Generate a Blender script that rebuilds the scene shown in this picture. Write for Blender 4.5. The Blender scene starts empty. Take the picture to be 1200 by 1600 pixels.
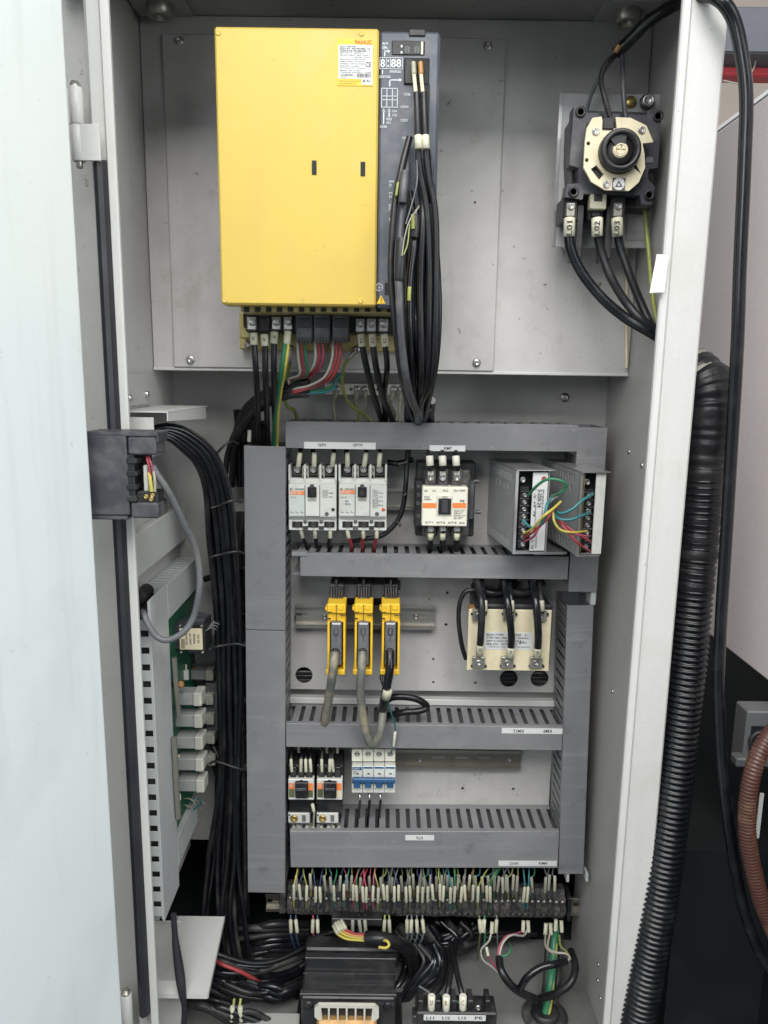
import bpy, math, random
from mathutils import Vector, Matrix, Euler
random.seed(7)
SC = bpy.context.scene
COL = SC.collection
# ------------------------------------------------------------------ camera
FPX, PITCH, ROLL = 1155.0, math.radians(10.4), 0.0133
CAM = Vector((0.0, 0.0, 1.45))
FW = Vector((0, math.cos(PITCH), -math.sin(PITCH)))
U0 = Vector((0, math.sin(PITCH), math.cos(PITCH)))
R0 = Vector((1, 0, 0))
RT = R0 * math.cos(ROLL) + U0 * math.sin(ROLL)
UP = U0 * math.cos(ROLL) - R0 * math.sin(ROLL)
cd = bpy.data.cameras.new('camera'); cam = bpy.data.objects.new('camera', cd); COL.objects.link(cam)
cd.sensor_fit = 'VERTICAL'; cd.sensor_height = 36.0; cd.lens = 36.0 * FPX / 1600.0
cd.clip_start = 0.02; cd.clip_end = 60
m3 = Matrix((RT, UP, -FW)).transposed()
cam.matrix_world = Matrix.Translation(CAM) @ m3.to_4x4()
SC.camera = cam
# ------------------------------------------------------------------ light
w = bpy.data.worlds.new('World'); SC.world = w; w.use_nodes = True
w.node_tree.nodes['Background'].inputs[0].default_value = (0.80, 0.90, 1.0, 1)
w.node_tree.nodes['Background'].inputs[1].default_value = 0.26
def area(name, loc, target, sx, sy, e, col):
    l = bpy.data.lights.new(name, 'AREA'); l.shape = 'RECTANGLE'; l.size = sx; l.size_y = sy; l.energy = e; l.color = col
    o = bpy.data.objects.new(name, l); COL.objects.link(o); o.location = loc
    o.rotation_euler = (Vector(target) - Vector(loc)).to_track_quat('-Z', 'Y').to_euler()
area('workshop_window_light', (2.3, -1.1, 1.9), (-.3, .7, 1.2), 1.8, 2.2, 46, (0.94, 1.0, 1.0))
area('workshop_ceiling_light', (-0.1, -1.7, 4.2), (0, 0.8, 1.0), 3.6, 2.2, 222, (1.0, 0.985, 0.96))
area('added_fill_light', (-1.7, -2.3, 2.5), (.3, 1.0, 1.3), 1.6, 1.2, 30, (0.97, 0.99, 1.0))  # added front-left fill that brightens the machine side and right post
SC.view_settings.view_transform = 'Standard'; SC.view_settings.look = 'None'
SC.view_settings.exposure = 0.16; SC.view_settings.gamma = 1.0
SC.cycles.use_denoising = True
SC.cycles.max_bounces = 5; SC.cycles.diffuse_bounces = 3; SC.cycles.glossy_bounces = 3
SC.cycles.use_adaptive_sampling = True; SC.cycles.adaptive_threshold = 0.025; SC.cycles.caustics_reflective = False
# ------------------------------------------------------------------ pixel -> place
def ray(px, py):
    return FW + RT * ((px - 600) / FPX) + UP * ((800 - py) / FPX)
def at(px, py, Y):
    d = ray(px, py); return CAM + d * (Y / d.y)
def atx(px, py, X):
    d = ray(px, py); return CAM + d * (X / d.x)
def atz(px, py, Z):
    d = ray(px, py); return CAM + d * ((Z - CAM.z) / d.z)
def pm(n, px, py, Y):                       # n photo pixels in metres at that place
    return n * (at(px, py, Y) - CAM).dot(FW) / FPX
def rc(x0, y0, x1, y1, Y):
    my, mx = (y0 + y1) / 2, (x0 + x1) / 2
    return at(x0, my, Y).x, at(x1, my, Y).x, at(mx, y1, Y).z, at(mx, y0, Y).z
# ------------------------------------------------------------------ mesh builder
ORG = {}
class MB:
    def __init__(s): s.v = []; s.f = []; s.s = []
    def add(s, V, F, sm=False):
        o = len(s.v); s.v += [tuple(p) for p in V]
        for q in F: s.f.append(tuple(i + o for i in q)); s.s.append(sm)
        return s
    def bx(s, x0, x1, y0, y1, z0, z1, b=0.0, rot=None):
        if x0 > x1: x0, x1 = x1, x0
        if y0 > y1: y0, y1 = y1, y0
        if z0 > z1: z0, z1 = z1, z0
        c = Vector(((x0 + x1) / 2, (y0 + y1) / 2, (z0 + z1) / 2)); h = ((x1 - x0) / 2, (y1 - y0) / 2, (z1 - z0) / 2)
        b = min(b, 0.45 * min(h))
        V = []; F = []
        if b <= 0:
            for sx in (-1, 1):
                for sy in (-1, 1):
                    for sz in (-1, 1): V.append(Vector((sx * h[0], sy * h[1], sz * h[2])))
            F = [(0, 1, 3, 2), (4, 6, 7, 5), (0, 4, 5, 1), (2, 3, 7, 6), (0, 2, 6, 4), (1, 5, 7, 3)]
        else:
            idx = {}
            for sx in (-1, 1):
                for sy in (-1, 1):
                    for sz in (-1, 1):
                        sg = (sx, sy, sz)
                        for a in range(3):
                            p = [sg[k] * (h[k] - (0 if k == a else b)) for k in range(3)]
                            idx[(sx, sy, sz, a)] = len(V); V.append(Vector(p))
            def fix(q):
                n = (V[q[1]] - V[q[0]]).cross(V[q[2]] - V[q[0]]); m = sum((V[i] for i in q), Vector()) / len(q)
                F.append(tuple(q) if n.dot(m) > 0 else tuple(reversed(q)))
            for a in range(3):
                o1, o2 = [k for k in range(3) if k != a]
                for sa in (-1, 1):
                    q = []
                    for (i, j) in ((-1, -1), (1, -1), (1, 1), (-1, 1)):
                        sg = [0, 0, 0]; sg[a] = sa; sg[o1] = i; sg[o2] = j; q.append(idx[(*sg, a)])
                    fix(q)
                for i in (-1, 1):
                    for j in (-1, 1):
                        A = [0, 0, 0]; A[o1] = i; A[o2] = j; q = []
                        A[a] = -1; q += [idx[(*A, o1)], idx[(*A, o2)]]; A[a] = 1; q += [idx[(*A, o2)], idx[(*A, o1)]]
                        fix(q)
            for sx in (-1, 1):
                for sy in (-1, 1):
                    for sz in (-1, 1): fix([idx[(sx, sy, sz, a)] for a in range(3)])
        if rot is not None: V = [rot @ p for p in V]
        return s.add([p + c for p in V], F)
    def px(s, x0, y0, x1, y1, yf, yb, b=0.0):          # box whose front face covers a photo rectangle at depth yf
        X0, X1, Z0, Z1 = rc(x0, y0, x1, y1, yf); return s.bx(X0, X1, yf, yb, Z0, Z1, b)
    def cyl(s, p0, p1, r, r1=None, n=16, cap=True):
        return s.lathe(p0, Vector(p1) - Vector(p0), [(r, 0), (r if r1 is None else r1, 1)], n, cap, unit=False)
    def lathe(s, o, ax, prof, n=18, cap=True, unit=True, sm=True):
        o = Vector(o); ax = Vector(ax); L = ax.length; a = ax.normalized()
        t = Vector((0, 0, 1)) if abs(a.z) < .9 else Vector((1, 0, 0))
        u = a.cross(t).normalized(); v = a.cross(u); V = []; F = []
        for (r, h) in prof:
            for k in range(n):
                g = 2 * math.pi * k / n
                V.append(o + a * (h if unit else h * L) + u * (r * math.cos(g)) + v * (r * math.sin(g)))
        m = len(prof)
        for j in range(m - 1):
            for k in range(n):
                k2 = (k + 1) % n; F.append((j * n + k, (j + 1) * n + k, (j + 1) * n + k2, j * n + k2))
        F = [tuple(reversed(q)) for q in F]
        s.add(V, F, sm)
        if cap: s.add(V, [tuple(range(n)), tuple(reversed(range((m - 1) * n, m * n)))])
        return s
    def tube(s, pts, r, n=8, sub=5, rad=None, cap=True):
        P = spline(pts, sub); m = len(P); V = []; F = []
        T = [(P[min(i + 1, m - 1)] - P[max(i - 1, 0)]).normalized() for i in range(m)]
        t0 = T[0]; ref = Vector((0, 0, 1)) if abs(t0.z) < .8 else Vector((1, 0, 0))
        u = t0.cross(ref).normalized()
        for i in range(m):
            u = (u - T[i] * u.dot(T[i])).normalized(); v = T[i].cross(u)
            R = r if rad is None else rad(i / (m - 1))
            for k in range(n):
                g = 2 * math.pi * k / n; V.append(P[i] + u * (R * math.cos(g)) + v * (R * math.sin(g)))
        for j in range(m - 1):
            for k in range(n):
                k2 = (k + 1) % n; F.append((j * n + k, j * n + k2, (j + 1) * n + k2, (j + 1) * n + k))
        s.add(V, F, True)
        if cap: s.add(V, [tuple(reversed(range(n))), tuple(range((m - 1) * n, m * n))])
        return s
    def prism(s, poly, ax, lo, hi):                      # polygon in the two other axes, extruded along ax ('x','y','z')
        n = len(poly)
        mk = {'x': lambda a, b, c: (c, a, b), 'y': lambda a, b, c: (a, c, b), 'z': lambda a, b, c: (a, b, c)}[ax]
        V = [mk(a, b, lo) for a, b in poly] + [mk(a, b, hi) for a, b in poly]
        F = [tuple(range(n)), tuple(range(n, 2 * n))[::-1]] + [(i, n + i, n + (i + 1) % n, (i + 1) % n) for i in range(n)]
        A = sum(poly[i][0] * poly[(i + 1) % n][1] - poly[(i + 1) % n][0] * poly[i][1] for i in range(n))
        flip = (A > 0) == (ax in 'xz')
        if not (lo < hi): flip = not flip
        if flip: F = [tuple(reversed(q)) for q in F]
        return s.add(V, F)
    def plate(s, outer, holes, ax, lo, hi):              # sheet with real holes
        import bmesh
        bm = bmesh.new(); loops = []
        for lp in [outer] + holes:
            vs = [bm.verts.new((a, b, 0)) for a, b in lp]; loops.append(vs)
            for i in range(len(vs)): bm.edges.new((vs[i], vs[(i + 1) % len(vs)]))
        bmesh.ops.triangle_fill(bm, use_beauty=True, edges=bm.edges[:])
        bm.normal_update(); bm.verts.index_update()
        mk = {'x': lambda a, b, c: (c, a, b), 'y': lambda a, b, c: (a, c, b), 'z': lambda a, b, c: (a, b, c)}[ax]
        P = [(v.co.x, v.co.y) for v in bm.verts]; n = len(P)
        V = [mk(a, b, lo) for a, b in P] + [mk(a, b, hi) for a, b in P]; F = []
        for f in bm.faces:
            ii = [v.index for v in f.verts]; F.append(tuple(ii)); F.append(tuple(n + i for i in reversed(ii)))
        for vs in loops:
            k = len(vs)
            for i in range(k):
                a, b = vs[i].index, vs[(i + 1) % k].index; F.append((a, b, n + b, n + a))
        bm.free(); return s.add(V, F)
    def out(s, name, mat, parent=None, org=None, **tg):
        o = Vector(ORG[parent]) if parent is not None else Vector(org if org is not None else base_of(s.v))
        me = bpy.data.meshes.new(name)
        me.from_pydata([(p[0] - o.x, p[1] - o.y, p[2] - o.z) for p in s.v], [], s.f)
        me.polygons.foreach_set('use_smooth', s.s); me.materials.append(MT[mat]); me.update()
        ob = bpy.data.objects.new(name, me); COL.objects.link(ob)
        if parent is not None: ob.parent = parent
        else: ob.location = o
        ORG[ob] = o.copy(); tag(ob, **tg)
        return ob
def base_of(V):
    n = len(V); return (sum(p[0] for p in V) / n, sum(p[1] for p in V) / n, min(p[2] for p in V))
def tag(o, label=None, cat=None, group=None, kind=None):
    if label: o['label'] = label
    if cat: o['category'] = cat
    if group: o['group'] = group
    if kind: o['kind'] = kind
def T(name, label, cat, loc, group=None, rot=None):
    o = bpy.data.objects.new(name, None); COL.objects.link(o); o.location = loc; o.empty_display_size = .02
    if rot: o.rotation_euler = rot
    ORG[o] = Vector(loc); tag(o, label, cat, group); return o
def inst(name, me, parent, loc, sc=1.0, rot=None):      # another piece that shares a mesh
    o = bpy.data.objects.new(name, me); COL.objects.link(o); o.parent = parent
    o.location = Vector(loc) - ORG[parent]
    o.scale = (sc,) * 3 if not isinstance(sc, tuple) else sc
    if rot: o.rotation_euler = rot
    ORG[o] = Vector(loc); return o
def copy_tree(o, d=Vector((0, 0, 0)), parent=None, **tg):
    c = o.copy(); COL.objects.link(c); ORG[c] = ORG[o] + Vector(d)
    if parent is None: c.location = o.location + Vector(d)
    else: c.parent = parent
    tag(c, **tg)
    for ch in list(o.children): copy_tree(ch, d, c)
    return c
def spline(pts, sub=5):
    P = [Vector(p) for p in pts]
    if len(P) < 3 or sub <= 1: return P
    Q = [P[0] * 2 - P[1]] + P + [P[-1] * 2 - P[-2]]; out = []
    for i in range(1, len(Q) - 2):
        p0, p1, p2, p3 = Q[i - 1], Q[i], Q[i + 1], Q[i + 2]
        for k in range(sub):
            t = k / sub
            out.append(0.5 * ((2 * p1) + (p2 - p0) * t + (2 * p0 - 5 * p1 + 4 * p2 - p3) * t * t + (3 * p1 - p0 - 3 * p2 + p3) * t ** 3))
    out.append(P[-1].copy()); return out
# ------------------------------------------------------------------ materials
MT = {}
def mat(name, col, rough=.5, metal=0.0, var=.08, vs=9.0, fine=.05, fs=220., dirt=None, bump=.0, bs=300., rnd=.06, spec=.5, streak=None, coat=0):
    m = bpy.data.materials.new(name); m.use_nodes = True; nt = m.node_tree; N = nt.nodes; L = nt.links
    b = N['Principled BSDF']; b.inputs['Roughness'].default_value = rough; b.inputs['Metallic'].default_value = metal
    b.inputs['Specular IOR Level'].default_value = spec
    if coat: b.inputs['Coat Weight'].default_value = coat; b.inputs['Coat Roughness'].default_value = .15
    tc = N.new('ShaderNodeTexCoord'); oi = N.new('ShaderNodeObjectInfo')
    ad = N.new('ShaderNodeVectorMath'); ad.operation = 'ADD'
    sc = N.new('ShaderNodeMath'); sc.operation = 'MULTIPLY'; sc.inputs[1].default_value = 13.7
    L.new(oi.outputs['Random'], sc.inputs[0]); cb = N.new('ShaderNodeCombineXYZ'); L.new(sc.outputs[0], cb.inputs[0]); L.new(sc.outputs[0], cb.inputs[1])
    L.new(tc.outputs['Object'], ad.inputs[0]); L.new(cb.outputs[0], ad.inputs[1])
    def noise(scale, det=3, vec=None, rgh=.55):
        n = N.new('ShaderNodeTexNoise'); n.inputs['Scale'].default_value = scale; n.inputs['Detail'].default_value = min(det, 3)
        n.inputs['Roughness'].default_value = rgh; L.new(vec or ad.outputs[0], n.inputs['Vector']); return n.outputs['Fac']
    def math_(op, a, bb):
        n = N.new('ShaderNodeMath'); n.operation = op
        for i, x in enumerate((a, bb)):
            if hasattr(x, 'links'): L.new(x, n.inputs[i])
            else: n.inputs[i].default_value = x
        return n.outputs[0]
    big = noise(vs, 4); fin = noise(fs, 2)
    f = math_('ADD', math_('MULTIPLY', math_('SUBTRACT', big, .5), 2.2 * var), math_('MULTIPLY', math_('SUBTRACT', fin, .5), 2.2 * fine))
    f = math_('ADD', f, math_('MULTIPLY', math_('SUBTRACT', oi.outputs['Random'], .5), 2 * rnd))
    f = math_('ADD', f, 1.0)
    mul = N.new('ShaderNodeVectorMath'); mul.operation = 'SCALE'; mul.inputs[0].default_value = col; L.new(f, mul.inputs['Scale'])
    c = mul.outputs[0]
    def ramp(x, lo, hi):
        r = N.new('ShaderNodeMapRange'); r.inputs['From Min'].default_value = lo; r.inputs['From Max'].default_value = hi
        L.new(x, r.inputs['Value']); return r.outputs[0]
    def mix(fac, a, bcol, amt):
        x = N.new('ShaderNodeMix'); x.data_type = 'RGBA'; L.new(math_('MULTIPLY', fac, amt), x.inputs['Factor'])
        L.new(a, x.inputs['A']); x.inputs['B'].default_value = (*bcol, 1); return x.outputs['Result']
    if dirt:
        for (dc, amt, scale, lo, hi) in dirt: c = mix(ramp(noise(scale, 5, rgh=.65), lo, hi), c, dc, amt)
    if streak:                                       # vertical or directional smears / scratches
        (dc, amt, sv, lo, hi) = streak
        mp = N.new('ShaderNodeVectorMath'); mp.operation = 'MULTIPLY'; mp.inputs[1].default_value = sv; L.new(ad.outputs[0], mp.inputs[0])
        c = mix(ramp(noise(1.0, 4, mp.outputs[0]), lo, hi), c, dc, amt)
    L.new(c, b.inputs['Base Color'])
    rr = math_('ADD', math_('MULTIPLY', math_('SUBTRACT', noise(vs * 3, 4), .5), .28), rough); L.new(rr, b.inputs['Roughness'])
    if bump:
        bp = N.new('ShaderNodeBump'); bp.inputs['Strength'].default_value = bump; bp.inputs['Distance'].default_value = .001
        L.new(noise(bs, 3), bp.inputs['Height']); L.new(bp.outputs[0], b.inputs['Normal'])
    MT[name] = m; return m
SPECK = ((.03, .03, .03), .9, 160., .70, .735)
DUST = ((.30, .29, .27), .28, 30., .45, .75)
mat('cab', (.435, .425, .41), .42, var=.09, vs=5, dirt=[((.20, .19, .17), .30, 7., .52, .80), ((.12, .11, .09), .5, 55., .66, .80)], streak=((.28, .27, .25), .22, (34, 34, 1.6), .50, .80), bump=.08, bs=420)
mat('cabplate', (.495, .482, .468), .40, var=.10, vs=4, dirt=[((.22, .205, .185), .5, 6., .48, .78), ((.10, .09, .08), .75, 90., .67, .74), ((.24, .20, .15), .35, 22., .58, .78)], streak=((.30, .28, .26), .25, (26, 26, 1.4), .48, .80), bump=.06, bs=420)
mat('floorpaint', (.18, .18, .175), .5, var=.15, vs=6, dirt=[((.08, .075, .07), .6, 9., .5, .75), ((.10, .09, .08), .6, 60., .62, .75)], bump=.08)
mat('frame', (.56, .56, .54), .40, var=.07, vs=6, dirt=[((.14, .13, .11), .8, 150., .715, .75), ((.44, .42, .36), .35, 10., .55, .8)], streak=((.42, .40, .36), .18, (60, 60, 2.2), .52, .8), bump=.06)
mat('doorpaint', (.84, .90, .91), .38, var=.03, vs=3, fine=.02, dirt=[((.45, .44, .40), .22, 5., .55, .8), ((.35, .33, .3), .35, 80., .68, .76)], streak=((.5, .5, .48), .2, (40, 40, 3), .58, .8), bump=.05)
mat('greypaint', (.34, .34, .32), .5, var=.10, vs=8, dirt=[((.12, .11, .1), .7, 60., .66, .74)], bump=.1)
mat('duct', (.182, .183, .192), .36, var=.07, vs=6, dirt=[((.34, .33, .31), .34, 9., .5, .8), ((.07, .07, .07), .45, 26., .60, .78), ((.5, .49, .46), .5, 120., .68, .76)], streak=((.36, .36, .36), .30, (4, 4, 70), .55, .8), rnd=.05, bump=.06)
mat('ductlight', (.46, .48, .48), .38, var=.07, vs=7, dirt=[((.2, .19, .17), .35, 14., .55, .8)], rnd=.03)
mat('yellow', (.575, .412, .075), .42, var=.035, vs=5, fine=.02, dirt=[((.46, .33, .09), .5, 8., .48, .8), ((.22, .16, .05), .5, 45., .66, .8), ((.62, .50, .20), .35, 16., .56, .8)], streak=((.48, .36, .10), .3, (22, 22, 2), .5, .8), rnd=.02)
mat('yellow2', (.80, .50, .03), .40, var=.08, vs=20, dirt=[((.25, .17, .04), .5, 40., .58, .8)], rnd=.03)
mat('basegold', (.42, .35, .14), .45, var=.12, vs=14, dirt=[((.15, .12, .05), .5, 30., .55, .8)])
mat('ampgrey', (.075, .085, .108), .42, var=.08, vs=9, dirt=[DUST], bump=.08, bs=600)
mat('black', (.013, .013, .015), .45, var=.2, vs=20, dirt=[((.24, .23, .21), .16, 30., .45, .75)], rnd=.2)
mat('blackdusty', (.030, .029, .030), .6, var=.3, vs=40, dirt=[((.26, .24, .21), .5, 60., .45, .8)], rnd=.25)
mat('darkgrey', (.045, .046, .055), .45, var=.12, vs=14, dirt=[DUST], rnd=.08)
mat('void', (.008, .008, .009), .7)
mat('cable', (.009, .0092, .011), .34, var=.2, vs=30, dirt=[((.14, .135, .13), .16, 22., .5, .8)], rnd=.25, bump=.05, spec=.4)
mat('cablegrey', (.12, .125, .135), .45, var=.12, vs=20, dirt=[((.3, .27, .22), .4, 25., .5, .75)])
mat('cable2', (.018, .018, .019), .5, var=.25, vs=30, dirt=[((.2, .19, .17), .35, 26., .48, .8)], rnd=.3, bump=.1, spec=.35)
mat('cable3', (.006, .0065, .009), .22, var=.2, vs=30, dirt=[((.15, .15, .15), .12, 22., .5, .8)], rnd=.2, spec=.5)
mat('cabledirty', (.14, .145, .13), .5, var=.25, vs=30, dirt=[((.42, .36, .24), .7, 24., .45, .68)], streak=((.05, .07, .07), .5, (60, 60, 60), .5, .7))
mat('rubber', (.018, .0175, .024), .5, var=.12, vs=6, dirt=[((.1, .1, .1), .2, 8., .5, .8)])
mat('conduit', (.006, .0065, .0085), .28, var=.2, vs=24, dirt=[((.14, .14, .13), .12, 20., .5, .8)], rnd=.1, spec=.38)
mat('tape', (.010, .010, .012), .36, var=.2, vs=20, dirt=[((.2, .2, .17), .15, 12., .5, .75)], bump=1.0, bs=75, spec=.28)
mat('foil', (.30, .295, .24), .36, .35, var=.2, vs=25, bump=.6, bs=50)
mat('brownhose', (.080, .033, .024), .42, var=.15, vs=20, dirt=[((.3, .2, .12), .4, 30., .5, .8)])
mat('cream', (.66, .59, .41), .5, var=.08, vs=14, dirt=[((.35, .27, .15), .4, 24., .52, .8)], rnd=.03)
mat('creamwhite', (.70, .68, .58), .42, var=.06, vs=14, dirt=[((.38, .34, .25), .4, 28., .55, .8)], rnd=.05)
mat('offwhite', (.60, .61, .57), .42, var=.06, vs=16, dirt=[((.33, .31, .26), .45, 30., .54, .8)], rnd=.04)
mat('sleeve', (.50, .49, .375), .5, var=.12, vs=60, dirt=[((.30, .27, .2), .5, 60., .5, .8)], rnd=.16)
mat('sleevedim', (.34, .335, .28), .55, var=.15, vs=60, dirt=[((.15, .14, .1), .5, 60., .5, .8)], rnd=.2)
mat('label', (.60, .61, .60), .4, var=.03, dirt=[((.5, .48, .42), .25, 26., .55, .8)])
mat('ink', (.03, .03, .032), .5, var=.1); mat('inkgrey', (.10, .10, .10), .5); mat('inkwhite', (.60, .62, .64), .5, var=.15, vs=90)
mat('red', (.62, .10, .03), .45); mat('orange', (.78, .22, .06), .42, var=.08); mat('blue', (.022, .085, .20), .4, var=.1, vs=20)
mat('steel', (.58, .57, .55), .34, 1.0, var=.2, vs=30, dirt=[((.20, .18, .15), .5, 60., .5, .8)], rnd=.1)
mat('zincdark', (.20, .185, .155), .45, .6, var=.15, vs=12, dirt=[((.12, .10, .07), .5, 18., .5, .8)], streak=((.3, .28, .22), .3, (3, 40, 60), .5, .75))
mat('zinc', (.42, .405, .36), .38, .8, var=.15, vs=12, dirt=[((.25, .22, .16), .4, 18., .5, .8)], streak=((.3, .29, .26), .3, (3, 40, 60), .5, .75))
mat('brass', (.60, .44, .17), .36, .9, var=.15, vs=30)
mat('copper', (.45, .26, .10), .5, .3, var=.25, vs=50, dirt=[((.12, .07, .03), .6, 60., .45, .7)])
mat('plateal', (.52, .515, .51), .42, .12, var=.08, vs=8, streak=((.3, .29, .29), .3, (5, 5, 60), .5, .8), dirt=[((.2, .17, .13), .4, 12., .58, .8)])
mat('alu', (.56, .56, .56), .33, .85, var=.08, vs=14, streak=((.36, .36, .36), .3, (60, 6, 6), .5, .8), dirt=[((.22, .2, .17), .35, 20., .55, .8)])
mat('relaycase', (.27, .28, .265), .4, var=.15, vs=40, dirt=[((.12, .11, .1), .4, 50., .5, .8)]); mat('relaycap', (.40, .40, .355), .45, var=.1, vs=30, dirt=[((.3, .28, .22), .4, 40., .5, .8)])
mat('greenwhite', (.52, .56, .53), .42, var=.05, vs=20, dirt=[((.35, .34, .28), .3, 30., .55, .8)]); mat('boxgrey', (.17, .175, .18), .4, .3, var=.1, vs=10)
mat('alupaint', (.40, .405, .41), .38, .35, var=.08, vs=12, dirt=[((.2, .19, .17), .3, 20., .52, .8)])
mat('pcb', (.01, .085, .045), .4, var=.3, vs=60, dirt=[((.2, .2, .14), .35, 90., .55, .7)])
mat('silver', (.72, .70, .62), .38, .35, var=.12, vs=30)
mat('lam', (.028, .029, .032), .42, .2, var=.3, vs=20, streak=((.16, .16, .16), .35, (4, 160, 160), .55, .75), dirt=[((.2, .18, .15), .2, 30., .5, .8)])
for nm, c in dict(wgreen=(.02, .22, .10), wyellow=(.62, .52, .08), wygreen=(.36, .40, .09), wred=(.42, .035, .045), wpink=(.50, .08, .16), wwhite=(.55, .52, .45), wblue=(.02, .05, .14), wteal=(.02, .20, .22), wgrey=(.16, .17, .18), worange=(.55, .26, .07), wolive=(.12, .15, .06), wclear=(.42, .41, .30)).items():
    c = tuple(x * .72 + .012 for x in c)
    mat(nm, c, .4, var=.1, vs=40, dirt=[((.1, .09, .07), .3, 50., .5, .8)], rnd=.12)
mat('machine', (.90, .82, .805), .5, var=.04, vs=3, fine=.10, fs=260, bump=.35, bs=180)
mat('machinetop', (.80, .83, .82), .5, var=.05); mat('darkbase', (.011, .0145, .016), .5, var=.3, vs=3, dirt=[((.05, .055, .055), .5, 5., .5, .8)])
mat('farwall', (.42, .36, .31), .8, var=.15, vs=3); mat('beamgrey', (.13, .135, .16), .6, var=.1); mat('beamred', (.60, .06, .07), .5, var=.1)
mat('paper', (.62, .63, .635), .6, var=.02)
# ------------------------------------------------------------------ shared small pieces
def mesh_only(mb, name, mt):
    me = bpy.data.meshes.new(name); me.from_pydata(mb.v, [], mb.f); me.polygons.foreach_set('use_smooth', mb.s); me.materials.append(MT[mt]); return me
def screw_mesh(mt, n=14):                               # unit radius pan head facing -Y with a cross recess between four raised quarters
    b = MB(); b.lathe((0, .35, 0), (0, -1, 0), [(1.0, 0), (1.0, .25), (.86, .48), (.70, .52), (.70, .40), (.02, .38)], n, False)
    for q in range(4):
        pts = [(.10, .10)] + [(.62 * math.cos(math.radians(a)), .62 * math.sin(math.radians(a))) for a in (12, 45, 78)]
        g = q * math.pi / 2 + .35
        P = [(x * math.cos(g) - z * math.sin(g), x * math.sin(g) + z * math.cos(g)) for x, z in pts]
        b.prism(P, 'y', -.22, .0)
    return mesh_only(b, 'screw', mt)
SCREW = screw_mesh('steel'); SCREWB = screw_mesh('brass'); SCREWD = screw_mesh('blackdusty'); SCREWC = screw_mesh('cream')
def hexbolt_mesh(mt):
    b = MB(); b.lathe((0, .5, 0), (0, -1, 0), [(1.35, 0), (1.35, .15), (.6, .16)], 20, False)
    b.lathe((0, .36, 0), (0, -1, 0), [(.9, 0), (.9, .9), (.8, 1.0), (.48, 1.0), (.45, .6), (.02, .6)], 18, False)
    return mesh_only(b, 'bolt', mt)
BOLT = hexbolt_mesh('steel'); BOLTD = hexbolt_mesh('darkgrey')
def screw(parent, px, py, Y, rpx, me=None, name='screw'):
    return inst(name, me or SCREW, parent, at(px, py, Y), pm(rpx, px, py, Y), (0, random.uniform(0, 6), 0))
def txt(s, cx, cz, w_, h_, y, parent, mt='ink', name='lettering', roll=0.0, face=None):
    cu = bpy.data.curves.new('t', 'FONT'); cu.body = s; cu.resolution_u = 2; cu.size = 1; cu.offset = .018
    o = bpy.data.objects.new('t', cu); COL.objects.link(o)
    dg = bpy.context.evaluated_depsgraph_get(); me = bpy.data.meshes.new_from_object(o.evaluated_get(dg))
    bpy.data.objects.remove(o); bpy.data.curves.remove(cu)
    xs = [v.co.x for v in me.vertices]; ys = [v.co.y for v in me.vertices]
    if not xs: return None
    x0, x1, y0, y1 = min(xs), max(xs), min(ys), max(ys)
    sx = w_ / max(x1 - x0, 1e-6); sy = h_ / max(y1 - y0, 1e-6); c, sn = math.cos(roll), math.sin(roll)
    O = ORG[parent]
    for v in me.vertices:
        a = (v.co.x - (x0 + x1) / 2) * sx; bb = (v.co.y - (y0 + y1) / 2) * sy
        a, bb = a * c - bb * sn, a * sn + bb * c
        p = Vector((cx + a, y, cz + bb)) if face is None else face(a, bb)
        v.co = p - O
    me.name = name; me.materials.clear(); me.materials.append(MT[mt])
    ob = bpy.data.objects.new(name, me); COL.objects.link(ob); ob.parent = parent; ORG[ob] = O.copy(); return ob
def txtp(s, x0, y0, x1, y1, Y, parent, mt='ink', name='lettering', roll=0.0):
    X0, X1, Z0, Z1 = rc(x0, y0, x1, y1, Y); return txt(s, (X0 + X1) / 2, (Z0 + Z1) / 2, X1 - X0, Z1 - Z0, Y, parent, mt, name, roll)
def circ(cx, cz, r, n=20):
    return [(cx + r * math.cos(2 * math.pi * k / n), cz + r * math.sin(2 * math.pi * k / n)) for k in range(n)]
CRNG = random.Random(77)
def cable(name, label, pts, rpx, mt='cable', cat='cable', group=None, sleeves=(), n=9, sub=6, world=False):
    P = [Vector(p) if world else at(*p) for p in pts]
    r = rpx if world else pm(rpx, *pts[0])
    if mt == 'cable': mt = CRNG.choice(('cable', 'cable', 'cable2', 'cable3')); r *= CRNG.uniform(.92, 1.06)
    o = MB().tube(P, r, n, sub).out(name, mt, None, org=P[-1] if P[-1].z < P[0].z else P[0], label=label, cat=cat, group=group)
    for (a, b, rp, sm) in sleeves:
        A, B = at(*a), at(*b); rr = pm(rp, *a)
        MB().lathe(A, B - A, [(rr * .8, 0), (rr, .04), (rr, .96), (rr * .8, 1)], 10, True, unit=False).out('marker_sleeve', sm, o)
    return o
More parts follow.
